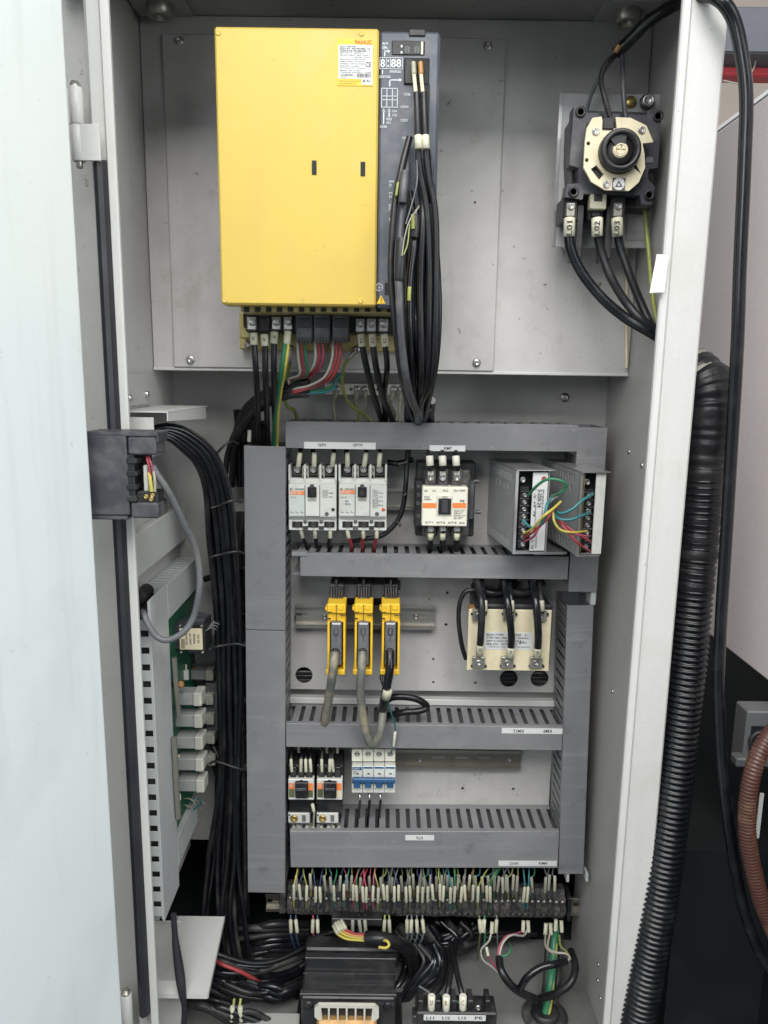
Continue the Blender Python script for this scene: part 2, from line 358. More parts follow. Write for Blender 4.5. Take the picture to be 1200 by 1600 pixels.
# ================================================================== cabinet
YF, YA, YP, YB, YL, YD = .90, .926, 1.09, 1.19, 1.17, 1.09
XL, XR = -.337, .352
ZFL, ZC = 1.45 - 1.01, at(600, 22, YP).z
cab = T('electrical_cabinet', 'open grey steel control cabinet that houses all the electrical equipment', 'cabinet', (0, YB, ZFL))
ZO = at(330, 1312, YB).z                                # the lower back is open to a dark recess
MB().bx(XL - .03, XR + .03, YB, YB + .003, ZO, ZC + .1).out('back_wall', 'cab', cab)
MB().bx(XL - .03, XR + .03, YB + .003, YB + .02, ZO - .0015, ZO + .0005).out('back_wall_fold', 'cab', cab)
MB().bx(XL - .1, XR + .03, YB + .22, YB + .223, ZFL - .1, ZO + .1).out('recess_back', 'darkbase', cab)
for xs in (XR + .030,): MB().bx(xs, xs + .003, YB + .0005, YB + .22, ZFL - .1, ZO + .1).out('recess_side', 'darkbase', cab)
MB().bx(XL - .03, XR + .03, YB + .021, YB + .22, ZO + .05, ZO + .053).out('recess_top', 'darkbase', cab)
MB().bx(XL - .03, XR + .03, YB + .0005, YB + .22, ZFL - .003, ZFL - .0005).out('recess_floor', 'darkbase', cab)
zh = at(600, -25, YF).z
MB().bx(XL - .04, XR + .02, YF - .002, YF + .010, zh, zh + .25).out('front_header', 'frame', cab)
MB().bx(XL - .003, XL, YF + .012, YB - .001, ZO - .01, ZC + .1).out('side_wall', 'cab', cab)
MB().bx(XL - .003, XL, YF + .012, .985, ZFL - .1, ZO - .0105).out('lower_side_wall', 'cab', cab)
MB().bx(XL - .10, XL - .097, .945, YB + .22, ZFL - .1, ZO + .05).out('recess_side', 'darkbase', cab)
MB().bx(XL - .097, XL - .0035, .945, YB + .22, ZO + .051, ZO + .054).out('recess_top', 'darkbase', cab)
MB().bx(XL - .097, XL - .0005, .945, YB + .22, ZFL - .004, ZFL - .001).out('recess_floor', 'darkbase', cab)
rw = MB().bx(XR, XR + .003, YF + .012, YB - .001, ZFL - .1, ZC + .1).out('side_wall', 'cab', cab)
for (px, py, r) in ((983, 706, 3.6), (1003, 727, 4.5), (957, 1080, 3), (935, 1507, 3), (934, 1532, 3.2), (938, 1560, 3)):
    p = atx(px, py, XR); MB().lathe(p, (-1, 0, 0), [(pm(r, px, py, p.y), 0), (pm(r, px, py, p.y), .0012), (pm(r * .4, px, py, p.y), .002)], 12).out('rivet', 'steel', cab)
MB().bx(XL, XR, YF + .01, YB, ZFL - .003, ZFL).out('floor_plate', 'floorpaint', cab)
MB().bx(XL, XR, YF - .01, YB, ZC, ZC + .003).out('ceiling_plate', 'cab', cab)
MB().bx(XL + .001, XR - .001, YP - .09, YP + .01, ZC - .004, ZC - .001).out('ceiling_seam', 'greypaint', cab)
for (px, py) in ((249, 10), (981, 16)):                 # lifting nut bosses in the ceiling corners
    c = at(px, py, YP - .035); b = MB(); b.bx(c.x - .036, c.x + .036, c.y - .03, c.y + .03, ZC - .009, ZC - .004, .002)
    o = b.out('lifting_plate', 'greypaint', cab)
    MB().lathe((c.x, c.y, ZC - .009), (0, 0, -1), [(.017, 0), (.017, .012), (.014, .014), (.009, .014), (.009, .004)], 12, False).out('nut', 'zinc', o)
# right front post: flat face plus rolled sealing lip
xr0, xr1 = at(1031, 600, YF).x, at(1088, 600, YF).x; xl = at(1021, 600, YF - .004).x
MB().bx(xr0, xr1, YF, YF + .012, ZFL - .2, ZC + .3, .003).out('front_post', 'frame', cab)
MB().bx(xl, xr0 + .0008, YF - .005, YF + .004, ZFL - .2, ZC + .3, .003).out('sealing_lip', 'frame', cab)
MB().bx(XR + .0035, xr1 - .001, YF + .013, YB, ZFL - .2, ZC + .3).out('outer_wall', 'frame', cab)
# left front post: outer flange, gasket, lip
def lx(px, Y): return at(px, 400, Y).x
MB().bx(lx(60, .93), lx(152, .93), .93, .935, ZFL - .2, ZC + .3).out('front_flange', 'greypaint', cab)
MB().bx(lx(151, .905), lx(177, .905), .905, .912, ZFL - .2, ZC + .3, .002).out('front_post', 'frame', cab)
MB().bx(lx(174.5, .895), lx(189, .895), .893, .901, ZFL - .2, ZC + .3, .003).out('sealing_lip', 'frame', cab)
zt, zb = at(160, 252, .892).z, at(225, 1583, .892).z
g = MB(); gx0, gx1 = lx(153, .892), lx(174, .892)
g.prism([(gx0, .905), (gx0, .892), (gx0 + .003, .886), ((gx0 + gx1) / 2, .883), (gx1 - .003, .886), (gx1, .892), (gx1, .905)], 'z', zb, zt)
g.out('door_gasket', 'rubber', cab, label='black rubber door seal running down the frame')
b = MB(); zt2 = at(150, -20, .897).z
b.bx(gx0 - .002, gx1, .897, .905, zt + .001, zt2, .002); b.out('upper_post_face', 'frame', cab)
def hinge(pxa, pya, pxb, pyb, split, rpx):
    A, B = at(pxa, pya, .885), at(pxb, pyb, .885); r = pm(rpx, pxa, pya, .885); x = (A.x + B.x) / 2
    zs = A.z + (B.z - A.z) * split
    o = MB().lathe((x, .885, zs + .0006), (0, 0, 1), [(r * .85, 0), (r, .001), (r, A.z - zs - .001), (r * .85, A.z - zs)], 20).out('hinge', 'frame', cab)
    MB().lathe((x, .885, B.z), (0, 0, 1), [(r * .85, 0), (r, .001), (r, zs - B.z - .001), (r * .85, zs - B.z)], 20).out('knuckle', 'frame', o)
    MB().lathe((x, .885, A.z), (0, 0, 1), [(r * .75, 0), (r * .75, .004), (r * .6, .004), (r * .6, .0062), (r * .3, .007)], 16).out('pin_head', 'zinc', o)
    MB().lathe((x, .885, B.z), (0, 0, -1), [(r * .5, 0), (r * .5, .006), (r * .3, .007)], 12).out('pin_end', 'zinc', o)
    MB().bx(x, gx1 - .002, .8795, .8825, B.z, zs, .001).out('hinge_leaf', 'frame', o)
    MB().bx(x - .03, x, .8875, .8905, zs + .002, A.z, .001).out('hinge_leaf', 'frame', o)
hinge(119, 137, 123, 253, .5, 10.3)
hinge(197, 1553, 203, 1680, .5, 9)
# upper mounting plate and the cover plate bolted on it
x0, x1 = XL + .001, XR - .001; zpb = at(600, 582, YP).z
mp = T('mounting_plate', 'wide grey steel plate across the upper cabinet behind the yellow amplifier', 'mounting plate', ((x0 + x1) / 2, YP, zpb))
MB().bx(x0, x1, YP, YP + .003, zpb, ZC - .005, .001).out('sheet', 'cabplate', mp)
MB().bx(x0, x1, YP - .0035, YP, zpb - .001, zpb + .0035, .001).out('bottom_fold', 'frame', mp)
MB().bx(x0, x1, YP + .0035, YP + .03, zpb - .001, zpb + .0015).out('bottom_return', 'cab', mp)
MB().tube([at(981, 290, YP - .004), at(979, 430, YP - .004), at(979, 575, YP - .004)], .0022, 6).out('sealant_bead', 'cream', mp)
X0, X1, Z0, Z1 = rc(263, 57, 781, 577, YP - .004)
cp = T('cover_plate', 'smaller grey steel plate with four corner bolts behind the yellow amplifier', 'cover plate', ((X0 + X1) / 2, YP - .004, Z0))
MB().bx(X0, X1, YP - .006, YP - .0005, Z0, Z1, .0012).out('sheet', 'cabplate', cp)
for q in ((280, 63), (763, 71), (297, 562), (745, 567)): inst('bolt', BOLT, cp, at(q[0], q[1], YP - .009), pm(4.6, *q, YP))
for q in ((742, 316, 1.2), (500, 565, 1)): MB().cyl(at(*q[:2], YP - .0062), at(*q[:2], YP - .007), pm(q[2] * 1.4, *q[:2], YP), n=8).out('rivet', 'darkgrey', cp)
# lower mounting plate with its cable holes: two sheets
lpz = at(600, 1400, YL).z
lp = T('lower_mounting_plate', 'grey punched steel back plate between the slotted wire ducts', 'mounting plate', (0, YL, lpz))
def sheet(x0, y0, x1, y1, holes):
    X0, X1, Z0, Z1 = rc(x0, y0, x1, y1, YL)
    H = [circ(at(px, py, YL).x, at(px, py, YL).z, pm(r, px, py, YL), 22 if r > 5 else 10) for px, py, r in holes]
    MB().plate([(X0, Z0), (X1, Z0), (X1, Z1), (X0, Z1)], H, 'y', YL, YL + .0025).out('sheet', 'cabplate', lp)
sheet(400, 668, 898, 1079, [(475, 1055, 13.5), (795, 1060, 14.2), (843, 1060, 14.2), (699, 926, 2.4), (697, 976, 2.4), (677, 1030, 2), (677, 1066, 2), (743, 1067, 2), (742, 747, 2.4)])
sheet(400, 1088, 862, 1266, [(723, 1232, 2.4), (802, 1233, 2.4)])
MB().bx(at(445, 1085, YL - .006).x, at(868, 1085, YL - .006).x, YL - .008, YL - .004, at(600, 1098, YL).z, at(600, 1089, YL).z, .001).out('stiffener', 'frame', lp)
bolt = at(883, 621, YB - .004); 
b = T('wall_bolt', 'small steel bolt on the back wall right of the ground bar', 'bolt', bolt)
inst('bolt_head', BOLT, b, bolt, .0052); MB().cyl(bolt, bolt + Vector((0, .005, 0)), .003, n=10).out('shank', 'steel', b)
# ================================================================== door
ex = at(136, 650, .83)
dz0, dz1 = ZFL - .25, ZC + .35
dr = T('cabinet_door', 'pale white steel cabinet door swung open at the edge of the picture', 'door', (ex.x, .83, dz0))
ang = math.radians(104); dx, dy = math.cos(ang), -math.sin(ang)          # runs toward the viewer
nx, ny = -dy, dx                                                          # inner face normal, to the right
def dpt(t, n): return (ex.x + dx * t + nx * n, .83 + dy * t + ny * n)
prof = [dpt(0.003, 0.0), dpt(.0008, -.0008), dpt(0, -.003), dpt(0, -.025), dpt(.62, -.025), dpt(.62, 0)]
MB().prism(prof, 'z', dz0, dz1).out('panel', 'doorpaint', dr)
MB().prism([dpt(.001, -.026), dpt(.02, -.026), dpt(.02, -.04), dpt(.001, -.04)], 'z', dz0, dz1).out('folded_rim', 'doorpaint', dr)
# ================================================================== place beyond the cabinet
XM = .56
def pY(px, py): return atx(px, py, XM)
a, b_ = pY(1117, 205), pY(1200, 150); zt_ = (a.z + b_.z) / 2
c, d = pY(1120, 1002), pY(1200, 1066); zb_ = (c.z + d.z) / 2
mc = T('machine_housing', 'large pale pinkish grey machine housing beside the cabinet', 'machine', (XM, 1.3, 0))
MB().bx(XM, XM + .4, .55, 2.2, zb_, zt_, .004).out('side_panel', 'machine', mc)
tp = MB(); tp.prism([(XM + .003, zt_ + .003), (XM + .09, zt_ + .075), (XM + .4, zt_ + .075), (XM + .4, zt_ + .003)], 'y', .55, 2.2); tp.out('sloped_top', 'machinetop', mc)
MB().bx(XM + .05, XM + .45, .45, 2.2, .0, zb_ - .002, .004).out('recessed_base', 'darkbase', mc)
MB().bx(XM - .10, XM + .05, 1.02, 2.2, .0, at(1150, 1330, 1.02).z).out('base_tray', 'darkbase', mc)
MB().bx(-3, 3, -1.5, 4, -.02, 0).out('workshop_floor', 'darkbase', None, kind='structure', label='dark workshop floor below the machine')
MB().bx(-1, 4, 3.6, 3.62, 0.002, 4.2).out('workshop_wall', 'farwall', None, kind='structure', label='blurred beige workshop wall far behind')
bb = MB(); X0, X1, Z0, Z1 = rc(1120, 10, 1290, 84, 2.4); bb.bx(X0, X1, 2.4, 2.6, Z0, Z1, .004)
bb.bx(X0, X1, 2.395, 2.4, Z0 + .004, Z0 + .02); bb.out('grey_beam', 'beamgrey', None, label='dark grey steel beam in the workshop behind the cabinet', cat='beam')
bb = MB(); X0, X1, Z0, Z1 = rc(1110, 103, 1290, 119, 2.5); bb.bx(X0, X1, 2.5, 2.56, Z0, Z1, .004); bb.bx(X0, X1, 2.497, 2.5, (Z0 + Z1) / 2 - .004, (Z0 + Z1) / 2 + .004)
bb.out('red_beam', 'beamred', None, label='thin red crossbar in the workshop behind the cabinet', cat='beam')
cable('hanging_cord', 'thin white cord hanging below the red crossbar', [(1130, 126, 2.45), (1160, 130, 2.45), (1175, 112, 2.45), (1182, 92, 2.45)], 1.2, 'wwhite', 'cord')
# control box and brown hose by the machine base
bx_ = T('meter_box', 'small grey metal box with a dark round meter by the machine base', 'meter box', at(1190, 1205, .95))
MB().px(1164, 1112, 1235, 1195, .95, .985, .002).out('case', 'boxgrey', bx_)
MB().px(1172, 1135, 1225, 1182, .9485, .95, .001).out('front_panel', 'black', bx_)
m_ = MB().lathe(at(1188, 1158, .9485), (0, -1, 0), [(.017, 0), (.017, .004), (.013, .005), (.013, .003), (.001, .003)], 22).out('meter', 'black', bx_)
MB().bx(at(1188, 1158, .945).x - .001, at(1188, 1158, .945).x + .001, .9435, .945, at(1188, 1158, .945).z, at(1188, 1158, .945).z + .011).out('needle', 'inkwhite', m_)
MB().px(1151, 1186, 1240, 1200, .94, .96, .002).out('mounting_ledge', 'boxgrey', bx_)
MB().px(1184, 1240, 1190, 1310, .95, .952).out('scale_strip', 'offwhite', bx_)
def rings(path, r, pitch, amp, n=14, frac=(0, 1)):
    P = spline(path, 10); L = [0]
    for i in range(1, len(P)): L.append(L[-1] + (P[i] - P[i - 1]).length)
    tot = L[-1]; k = int(tot / pitch); out = []; rad = []
    import bisect
    for i in range(k * 4 + 1):
        s_ = tot * i / (k * 4); j = min(max(bisect.bisect(L, s_) - 1, 0), len(P) - 2); t = (s_ - L[j]) / max(L[j + 1] - L[j], 1e-9)
        out.append(P[j].lerp(P[j + 1], t)); rad.append(r + amp * (1, .35, -1, .35)[i % 4] if frac[0] <= s_ / tot <= frac[1] else r)
    return out, rad
hp = [at(*q) for q in ((1230, 1125, .86), (1196, 1158, .85), (1174, 1215, .84), (1167, 1290, .84), (1177, 1360, .84), (1198, 1430, .84), (1240, 1520, .84))]
P, Rr = rings(hp, pm(13, 1168, 1225, .84), .0045, .0006)
MB().tube(P, 1, 16, 1, rad=lambda t: Rr[int(round(t * (len(Rr) - 1)))]).out('brown_hose', 'brownhose', None, org=hp[-1], label='reddish brown ribbed hose curving past the meter box', cat='hose')
# corrugated conduit
YC = .935
cp_ = [(1042, 592, .99), (1079, 585, .965), (1104, 608, .945), (1108, 655, YC), (1100, 730, YC), (1092, 830, YC), (1082, 930, .93), (1071, 1050, .925), (1057, 1180, .92), (1044, 1290, .915), (1029, 1400, .91), (1009, 1520, .905), (989, 1640, .90)]
full = [at(*q) for q in cp_]
P, Rr = rings(full[4:], pm(28.5, 1100, 800, YC), .0080, .0027, 20)
cn = MB().tube(P, 1, 22, 1, rad=lambda t: Rr[int(round(t * (len(Rr) - 1)))]).out('flexible_conduit', 'conduit', None, org=full[-1], label='thick black corrugated conduit running down beside the cabinet front post', cat='conduit')
random.seed(3); rj = [random.uniform(-.0016, .0016) for _ in range(64)]
r26 = pm(28.5, 1100, 800, YC)
MB().tube(full[0:7], r26, 24, 22, rad=lambda t: r26 * (1.42 if t < .32 else 1.42 - .38 * min(1, (t - .32) / .40)) + rj[int(t * 60)] * (1 if t < .6 else .5) + (.0012 if t > .62 else .0002) * math.sin(t * 150) + .0006 * math.sin(t * 61 + 5 * math.sin(t * 17))).out('tape_wrap', 'tape', cn, label='crinkled black tape around the conduit elbow')
fo = [full[0], full[0].lerp(full[1], .5), full[1], full[1].lerp(full[2], .7)]
MB().tube(fo, r26, 22, 5, rad=lambda t: r26 * 1.45 + rj[int(t * 40) + 5] * .8).out('foil_wrap', 'foil', cn, label='silvery grey tape at the top of the elbow')
# thick black power cable: from the switch over the post and down outside
cable('power_cable', 'thick black cable arching over the cabinet post and hanging down outside', [(962, 84, 1.0), (985, 62, .99), (1015, 32, .97), (1058, 6, .94), (1095, -8, .90), (1125, 0, .88), (1146, 30, .88), (1158, 80, .88), (1166, 150, .88), (1163, 260, .88), (1156, 420, .88), (1152, 540, .88), (1143, 700, .89), (1134, 850, .89), (1126, 980, .89), (1123, 1080, .89), (1129, 1200, .88), (1143, 1320, .87), (1162, 1420, .86), (1188, 1490, .85), (1225, 1545, .84)], 9.3, 'cable3', n=12)
cable('control_wire', 'thin black wire from the thick cable into the switch top', [(965, 84, .998), (948, 98, .99), (939, 122, .985), (944, 150, .975), (953, 182, .975)], 4.2, 'cable', 'wire', sleeves=[((968, 70, .982), (961, 82, .986), 4.6, 'copper')])
cable('control_wire', 'straight thin black wire dropping from thick cable to switch', [(972, 78, .998), (973, 110, .99), (974, 150, .98), (978, 185, .98)], 3.6, 'darkgrey', 'wire')
cable('control_wire', 'thin grey wire slanting behind the switch to its corner', [(958, 92, 1.0), (938, 120, 1.01), (925, 145, 1.02), (917, 172, 1.03)], 3.0, 'cablegrey', 'wire')
# ================================================================== servo amplifier
X0, X1, Z0, Z1 = rc(341, 45, 683, 478, YA)
amp = T('servo_amplifier', 'large yellow servo amplifier with a dark grey connector strip', 'amplifier', ((X0 + X1) / 2, YP - .006, at(500, 552, 1.07).z))
xc = rc(341, 45, 590, 478, YA)[1]
MB().bx(X0 + .004, X1 - .004, YA + .006, YP - .02, Z0 + .006, Z1 - .003, .002).out('housing', 'ampgrey', amp)
cv = MB().bx(X0, xc, YA - .003, YA + .03, Z0, Z1, .0022).out('front_cover', 'yellow', amp, label='plain yellow front cover')
for (px, py) in ((491, 262), (567, 264)):
    x0, x1, z0, z1 = rc(px - 3.6, py - 11, px + 3.6, py + 11, YA - .003)
    MB().bx(x0, x1, YA - .0038, YA + .002, z0, z1).out('lock_slot', 'void', cv)
for (px, py) in ((341, 51), (565, 52), (351, 469), (563, 470)):
    q = at(px, py, YA - .003); MB().lathe(q, (0, -1, 0), [(.0032, 0), (.0032, .0005), (.0024, .0008), (.0008, .0003)], 12).out('dimple', 'yellow', cv)
gp = MB().bx(xc + .0006, X1, YA, YA + .035, Z0 - .001, Z1 - .001, .003).out('connector_panel', 'ampgrey', amp, label='dark grey panel with white markings')
MB().bx(X1 - .010, X1 + .0006, YA + .004, YA + .10, Z0 - .001, Z1 - .0015, .004).out('side_rail', 'darkgrey', amp)
MB().px(639, 45, 665, 56, YA - .002, YA + .004, .001).out('top_latch', 'black', amp)
# display window, digits
dw = MB().px(612, 63, 664, 86, YA - .0012, YA + .01, .001).out('display_window', 'black', amp)
txtp('8 8', 632, 72, 656, 83, YA - .0016, dw, 'inkgrey', 'digits'); txtp(':', 626, 70, 629, 84, YA - .0016, dw, 'inkwhite', 'digits')
MB().px(658, 65, 661, 85, YA - .0016, YA - .001).out('window_edge', 'cream', dw)
cs = MB(); cs.px(631, 90, 671, 132, YA - .0015, YA + .01, .001); cs = cs.out('connector_socket', 'void', amp)
MB().px(633, 92, 645, 130, YA - .003, YA - .0015, .0005).out('socket_divider', 'black', cs); MB().px(648, 132, 671, 210, YA - .0008, YA + .004).out('cable_slot', 'void', amp)
for (a, b_, c, d, s_) in ((597, 66, 606, 70, 'ALM'), (597, 72, 605, 77, 'OPN'), (609, 110, 626, 114, 'STATUS1'), (593, 118, 610, 122, 'STATUS2'), (631, 145, 641, 149.5, 'CX36'), (626, 165, 638, 169, 'COP10'), (626, 186, 638, 190, 'CX5Y'), (629, 213.5, 640, 217.5, 'COP10'), (613, 172, 620, 175.5, 'CX4'), (613, 178, 620, 182, 'CX3'), (604, 184, 612, 188, 'ES3'), (604, 190, 611, 194, 'MCC'), (594, 196, 604, 200, 'CX38'), (608, 282, 616, 285.5, 'PWR'), (608, 287, 612, 293, 'JF1'), (608, 300, 616, 303.5, 'PC1'), (608, 305, 612, 311, 'JX4'), (607, 319, 612, 330, 'JY1'), (608, 340, 611, 345, 'L'), (608, 358, 611, 362, 'C'), (607, 378, 609, 380, '-'), (607, 396, 609, 398, '-')):
    txtp(s_, a, b_, c, d, YA - .0006, gp, 'inkwhite')
txtp('8', 594.5, 92, 601.5, 105.5, YA - .0007, gp, 'inkwhite', 'digits'); txtp('88', 611, 92, 627, 105.5, YA - .0007, gp, 'inkwhite', 'digits'); txtp(':', 605.5, 93, 608, 105, YA - .0007, gp, 'inkwhite', 'digits')
def lines(parent, segs, wpx, mt, Y, name):
    b = MB()
    for (x0, y0, x1, y1) in segs: b.px(min(x0, x1) - wpx / 2, min(y0, y1) - wpx / 2, max(x0, x1) + wpx / 2, max(y0, y1) + wpx / 2, Y, Y + .0004)
    return b.out(name, mt, parent)
lines(gp, [(593.5, 90, 629, 90), (593.5, 107.5, 629, 107.5), (593.5, 90, 593.5, 107.5), (629, 90, 629, 107.5), (603.5, 90, 603.5, 107.5), (610, 90, 610, 107.5)], .7, 'inkwhite', YA - .0005, 'display_outline')
lines(gp, [(596, 138, 621, 138), (596, 150, 621, 150), (596, 156, 621, 156), (596, 167.5, 621, 167.5), (596, 138, 596, 167.5), (604.5, 138, 604.5, 167.5), (613, 138, 613, 167.5), (621, 138, 621, 167.5)], 1.0, 'inkwhite', YA - .0005, 'grid_mark')
ar = MB()
for seg in ((601, 79, 601, 87), (601, 80, 606, 80), (609, 125, 609, 134), (609, 125, 624, 125), (599.5, 173, 599.5, 193), (608, 173, 608, 182), (597.5, 110, 597.5, 115)):
    ar.px(seg[0] - .8, seg[1] - .8, seg[2] + .8, seg[3] + .8, YA - .0005, YA)
for (tx, ty, dx_, dy_) in ((609.5, 80, -3.5, 0), (628, 125, -4, 0)):
    P = [at(tx, ty, YA - .0005), at(tx + dx_, ty - 3, YA - .0005), at(tx + dx_, ty + 3, YA - .0005)]; ar.prism([(p.x, p.z) for p in P], 'y', YA - .0005, YA)
for (tx, ty) in ((599.5, 170.5), (608, 170.5)):
    P = [at(tx, ty - 1, YA - .0005), at(tx - 2.2, ty + 4, YA - .0005), at(tx + 2.2, ty + 4, YA - .0005)]; ar.prism([(p.x, p.z) for p in P], 'y', YA - .0005, YA)
ar.out('arrow_marks', 'inkwhite', gp)
MB().px(601, 442, 612, 460, YA - .001, YA + .004).out('lower_slot', 'void', amp)
q = at(592.5, 449, YA - .0006); em = MB(); r_ = pm(5.8, 592, 449, YA)
em.plate(circ(q.x, q.z, r_, 22), [circ(q.x, q.z, r_ * .86, 22)], 'y', YA - .0007, YA - .0003)
for k, wd in enumerate((.62, .38, .16)): em.bx(q.x - r_ * wd, q.x + r_ * wd, YA - .0007, YA - .0003, q.z - r_ * (.05 + .22 * k), q.z - r_ * (.05 + .22 * k) + r_ * .09)
em.bx(q.x - r_ * .05, q.x + r_ * .05, YA - .0007, YA - .0003, q.z, q.z + r_ * .6); em.out('earth_symbol', 'inkwhite', gp)
P = [at(595.5, 461, YA - .0006), at(588.5, 474.5, YA - .0006), at(602.5, 474.5, YA - .0006)]
ws = MB().prism([(p.x, p.z) for p in P], 'y', YA - .0009, YA - .0002).out('warning_triangle', 'yellow2', gp)
txtp('!', 594.7, 465, 596.3, 473, YA - .0012, ws, 'ink')
# rating label
lb = MB().px(527, 62, 583, 134, YA - .0036, YA - .003).out('rating_label', 'yellow2', cv, label='white and yellow rating label with small print')
YLb = YA - .0042
MB().px(528.5, 70, 582, 123, YA - .0039, YA - .0036).out('white_field', 'label', lb) if False else None
wf = MB().px(528.5, 70, 582, 123, YA - .0040, YA - .0034).out('rating_field', 'label', cv)
MB().px(565, 123.5, 582, 132.5, YA - .0040, YA - .0034).out('certification_field', 'label', cv)
txtp('FANUC', 555, 62.5, 581, 69, YLb, wf, 'red', 'logo')
for k, (s_, x0, x1) in enumerate((('SERVO AMPLIFIER', 531, 557), ('\u03b2iSVSP 40/40/80-15', 531, 578), ('A06B-6164-H333#H580   C', 531, 579), ('200V INPUT   50/60Hz 3~', 531, 570), ('200-240V 33.8A AT MAX. RATED', 531, 576), ('200-240V 10.5kVA', 554, 578), ('SPM OUTPUT 0-240V 67/107A', 531, 572), ('SVM 0-240V 13/13/19A', 531, 571), ('RANGE: 13.0/13.0/19.0A', 531, 569), ('240V max', 531, 561), ('POWER(kW) 15/4/4/8', 531, 570), ('SERIAL NO. V12Z0', 531, 563), ('STANDARD: EN61800-5-1, UL508C', 531, 581), ('V12Z024553', 532, 552), ('2012.12', 532, 543))):
    y = 71.4 + k * 3.4; big = k in (1, 2, 13); txtp(s_, x0, y - (.5 if big else 0), x1, y + (3.0 if big else 2.1), YLb, wf, 'ink' if big else 'inkgrey')
txtp('CE', 571, 97, 580, 105, YLb, wf, 'ink', 'mark')
bc = MB(); random.seed(5); x = 558.0
while x < 580: wd = random.choice((.5, .8, 1.2)); bc.px(x, 115, x + wd, 121, YLb, YLb + .0002); x += wd + random.choice((.5, .8))
bc.out('barcode', 'ink', wf)
txtp('Unauthorized reproduction prohibited', 529.5, 125.5, 563, 127.5, YLb, lb, 'inkgrey'); txtp('FANUC CORPORATION Made in JAPAN', 529.5, 129.5, 557, 131.5, YLb, lb, 'inkgrey')
txtp('\u0394', 567, 123.8, 571, 128, YLb, wf, 'ink', 'mark'); txtp('RU', 573, 124.5, 580, 128.5, YLb, wf, 'ink', 'mark')
# underside: vent row, terminal bay, base flange
vz = at(500, 484, YA + .02)
MB().px(376, 478, 640, 488, .95, YP - .03).out('underside', 'basegold', amp)
vs = MB()
for k in range(15):
    x = 381 + k * 17.2; vs.px(x, 479.5, x + 8, 487, .947, .9505)
vs.out('vent_holes', 'void', amp)
MB().px(374, 490, 640, 548, 1.066, YP - .006, .002).out('base_flange', 'basegold', amp)
MB().px(374, 489, 381, 528, 1.03, 1.07, .001).out('flange_wall', 'basegold', amp)
MB().px(376, 512, 390, 528, 1.02, 1.066, .001).out('flange_step', 'basegold', amp)
MB().px(383, 488, 640, 520, 1.01, 1.066, .002).out('terminal_bay', 'black', amp)
for k, (px, py) in enumerate(((393, 503), (413, 505), (431, 503), (450, 503), (562, 506), (580, 506), (599, 506))):
    MB().px(px - 7.5, py - 9, px + 7.5, py + 13, 1.003, 1.01, .0015).out('terminal_plate', 'steel' if k != 1 else 'blackdusty', amp)
    screw(amp, px, py, 1.001, 6.0, SCREW if k != 1 else SCREWD, 'terminal_screw')
for (px, py) in ((386, 539), (453, 545), (521, 540), (521, 563), (557, 546)): inst('flange_bolt', BOLT, amp, at(px, py, 1.062), pm(4.2, px, py, 1.062))
for (px, nm) in ((475, 1), (503, 2), (532, 3)):
    o = MB().px(px - 13, 491, px + 13, 533, .985, 1.02, .0015).out('plug_connector', 'darkgrey', amp)
    r = MB()
    for k in range(5): r.px(px - 11 + k * 4.6, 527, px - 8 + k * 4.6, 536, .984, .99)
    r.out('plug_rib', 'black', o)
    MB().px(px - 10, 497, px + 10, 512, .984, .986, .0005).out('plug_recess', 'black', o)
# power leads of the amplifier
G = 'black power leads under the amplifier'
for k, (x, pts) in enumerate(((396, [(397, 536, .99), (400, 580, .995), (403, 640, 1.05), (404, 685, 1.11), (405, 740, 1.135)]), (413, [(414, 538, .99), (415, 590, 1.0), (417, 640, 1.055), (418, 685, 1.112), (418, 740, 1.135)]), (429, [(428, 534, .99), (428, 580, 1.0), (429, 640, 1.06), (431, 685, 1.114), (431, 740, 1.135)]))):
    y = pts[0][1] - 17
    o = cable('power_lead', ('outermost', 'second', 'third')[k] + ' black lead from the terminal row under the amplifier', pts, 5.2, 'cable', 'cable', G, sleeves=[((x, y + 1, .99), (pts[0][0], y + 20, .99), 6.2, 'sleeve')])
    txtp(('U', 'V', 'W')[k], x - 2, y + 7, x + 2, y + 13, .9835, o, 'ink')
for k, (x, pts) in enumerate(((565, [(566, 538, .99), (572, 570, 1.0), (583, 615, 1.04), (594, 650, 1.10), (598, 668, 1.14)]), (582, [(583, 538, .99), (588, 575, 1.0), (598, 620, 1.04), (610, 648, 1.10), (616, 668, 1.14)]), (601, [(602, 538, .99), (605, 570, 1.0), (602, 600, 1.03), (600, 625, 1.06), (604, 665, 1.14)]))):
    o = cable('supply_lead', ('left-hand', 'middle', 'right-hand')[k] + ' black lead of the three beside the ground wire under the amplifier', pts, 5.0, 'cable', 'cable', 'three black supply leads', sleeves=[((x - 1, 522, .99), (pts[0][0], 542, .99), 6.0, 'sleeve')])
    txtp(('L1', 'L2', 'L3')[k], x - 2.5, 528, x + 2.5, 536, .9838, o, 'ink')
eb = at(449, 515, .99)
o = cable('earth_lead', 'thick green and yellow earth lead hanging from the amplifier terminal', [(447, 535, .985), (443, 570, .99), (436, 610, 1.03), (431, 650, 1.07), (430, 688, 1.11), (430, 740, 1.135)], 5.4, 'wgreen', 'cable', sleeves=[((450, 517, .985), (448, 538, .985), 5.8, 'sleeve')])
P = [at(*q) + Vector((.0012, -.0042, 0)) for q in ((450, 538, .985), (446, 570, .99), (439, 610, 1.03), (434, 650, 1.07), (433, 688, 1.11), (433, 700, 1.115))]
MB().tube(P, .0020, 6).out('yellow_stripe', 'wyellow', o)
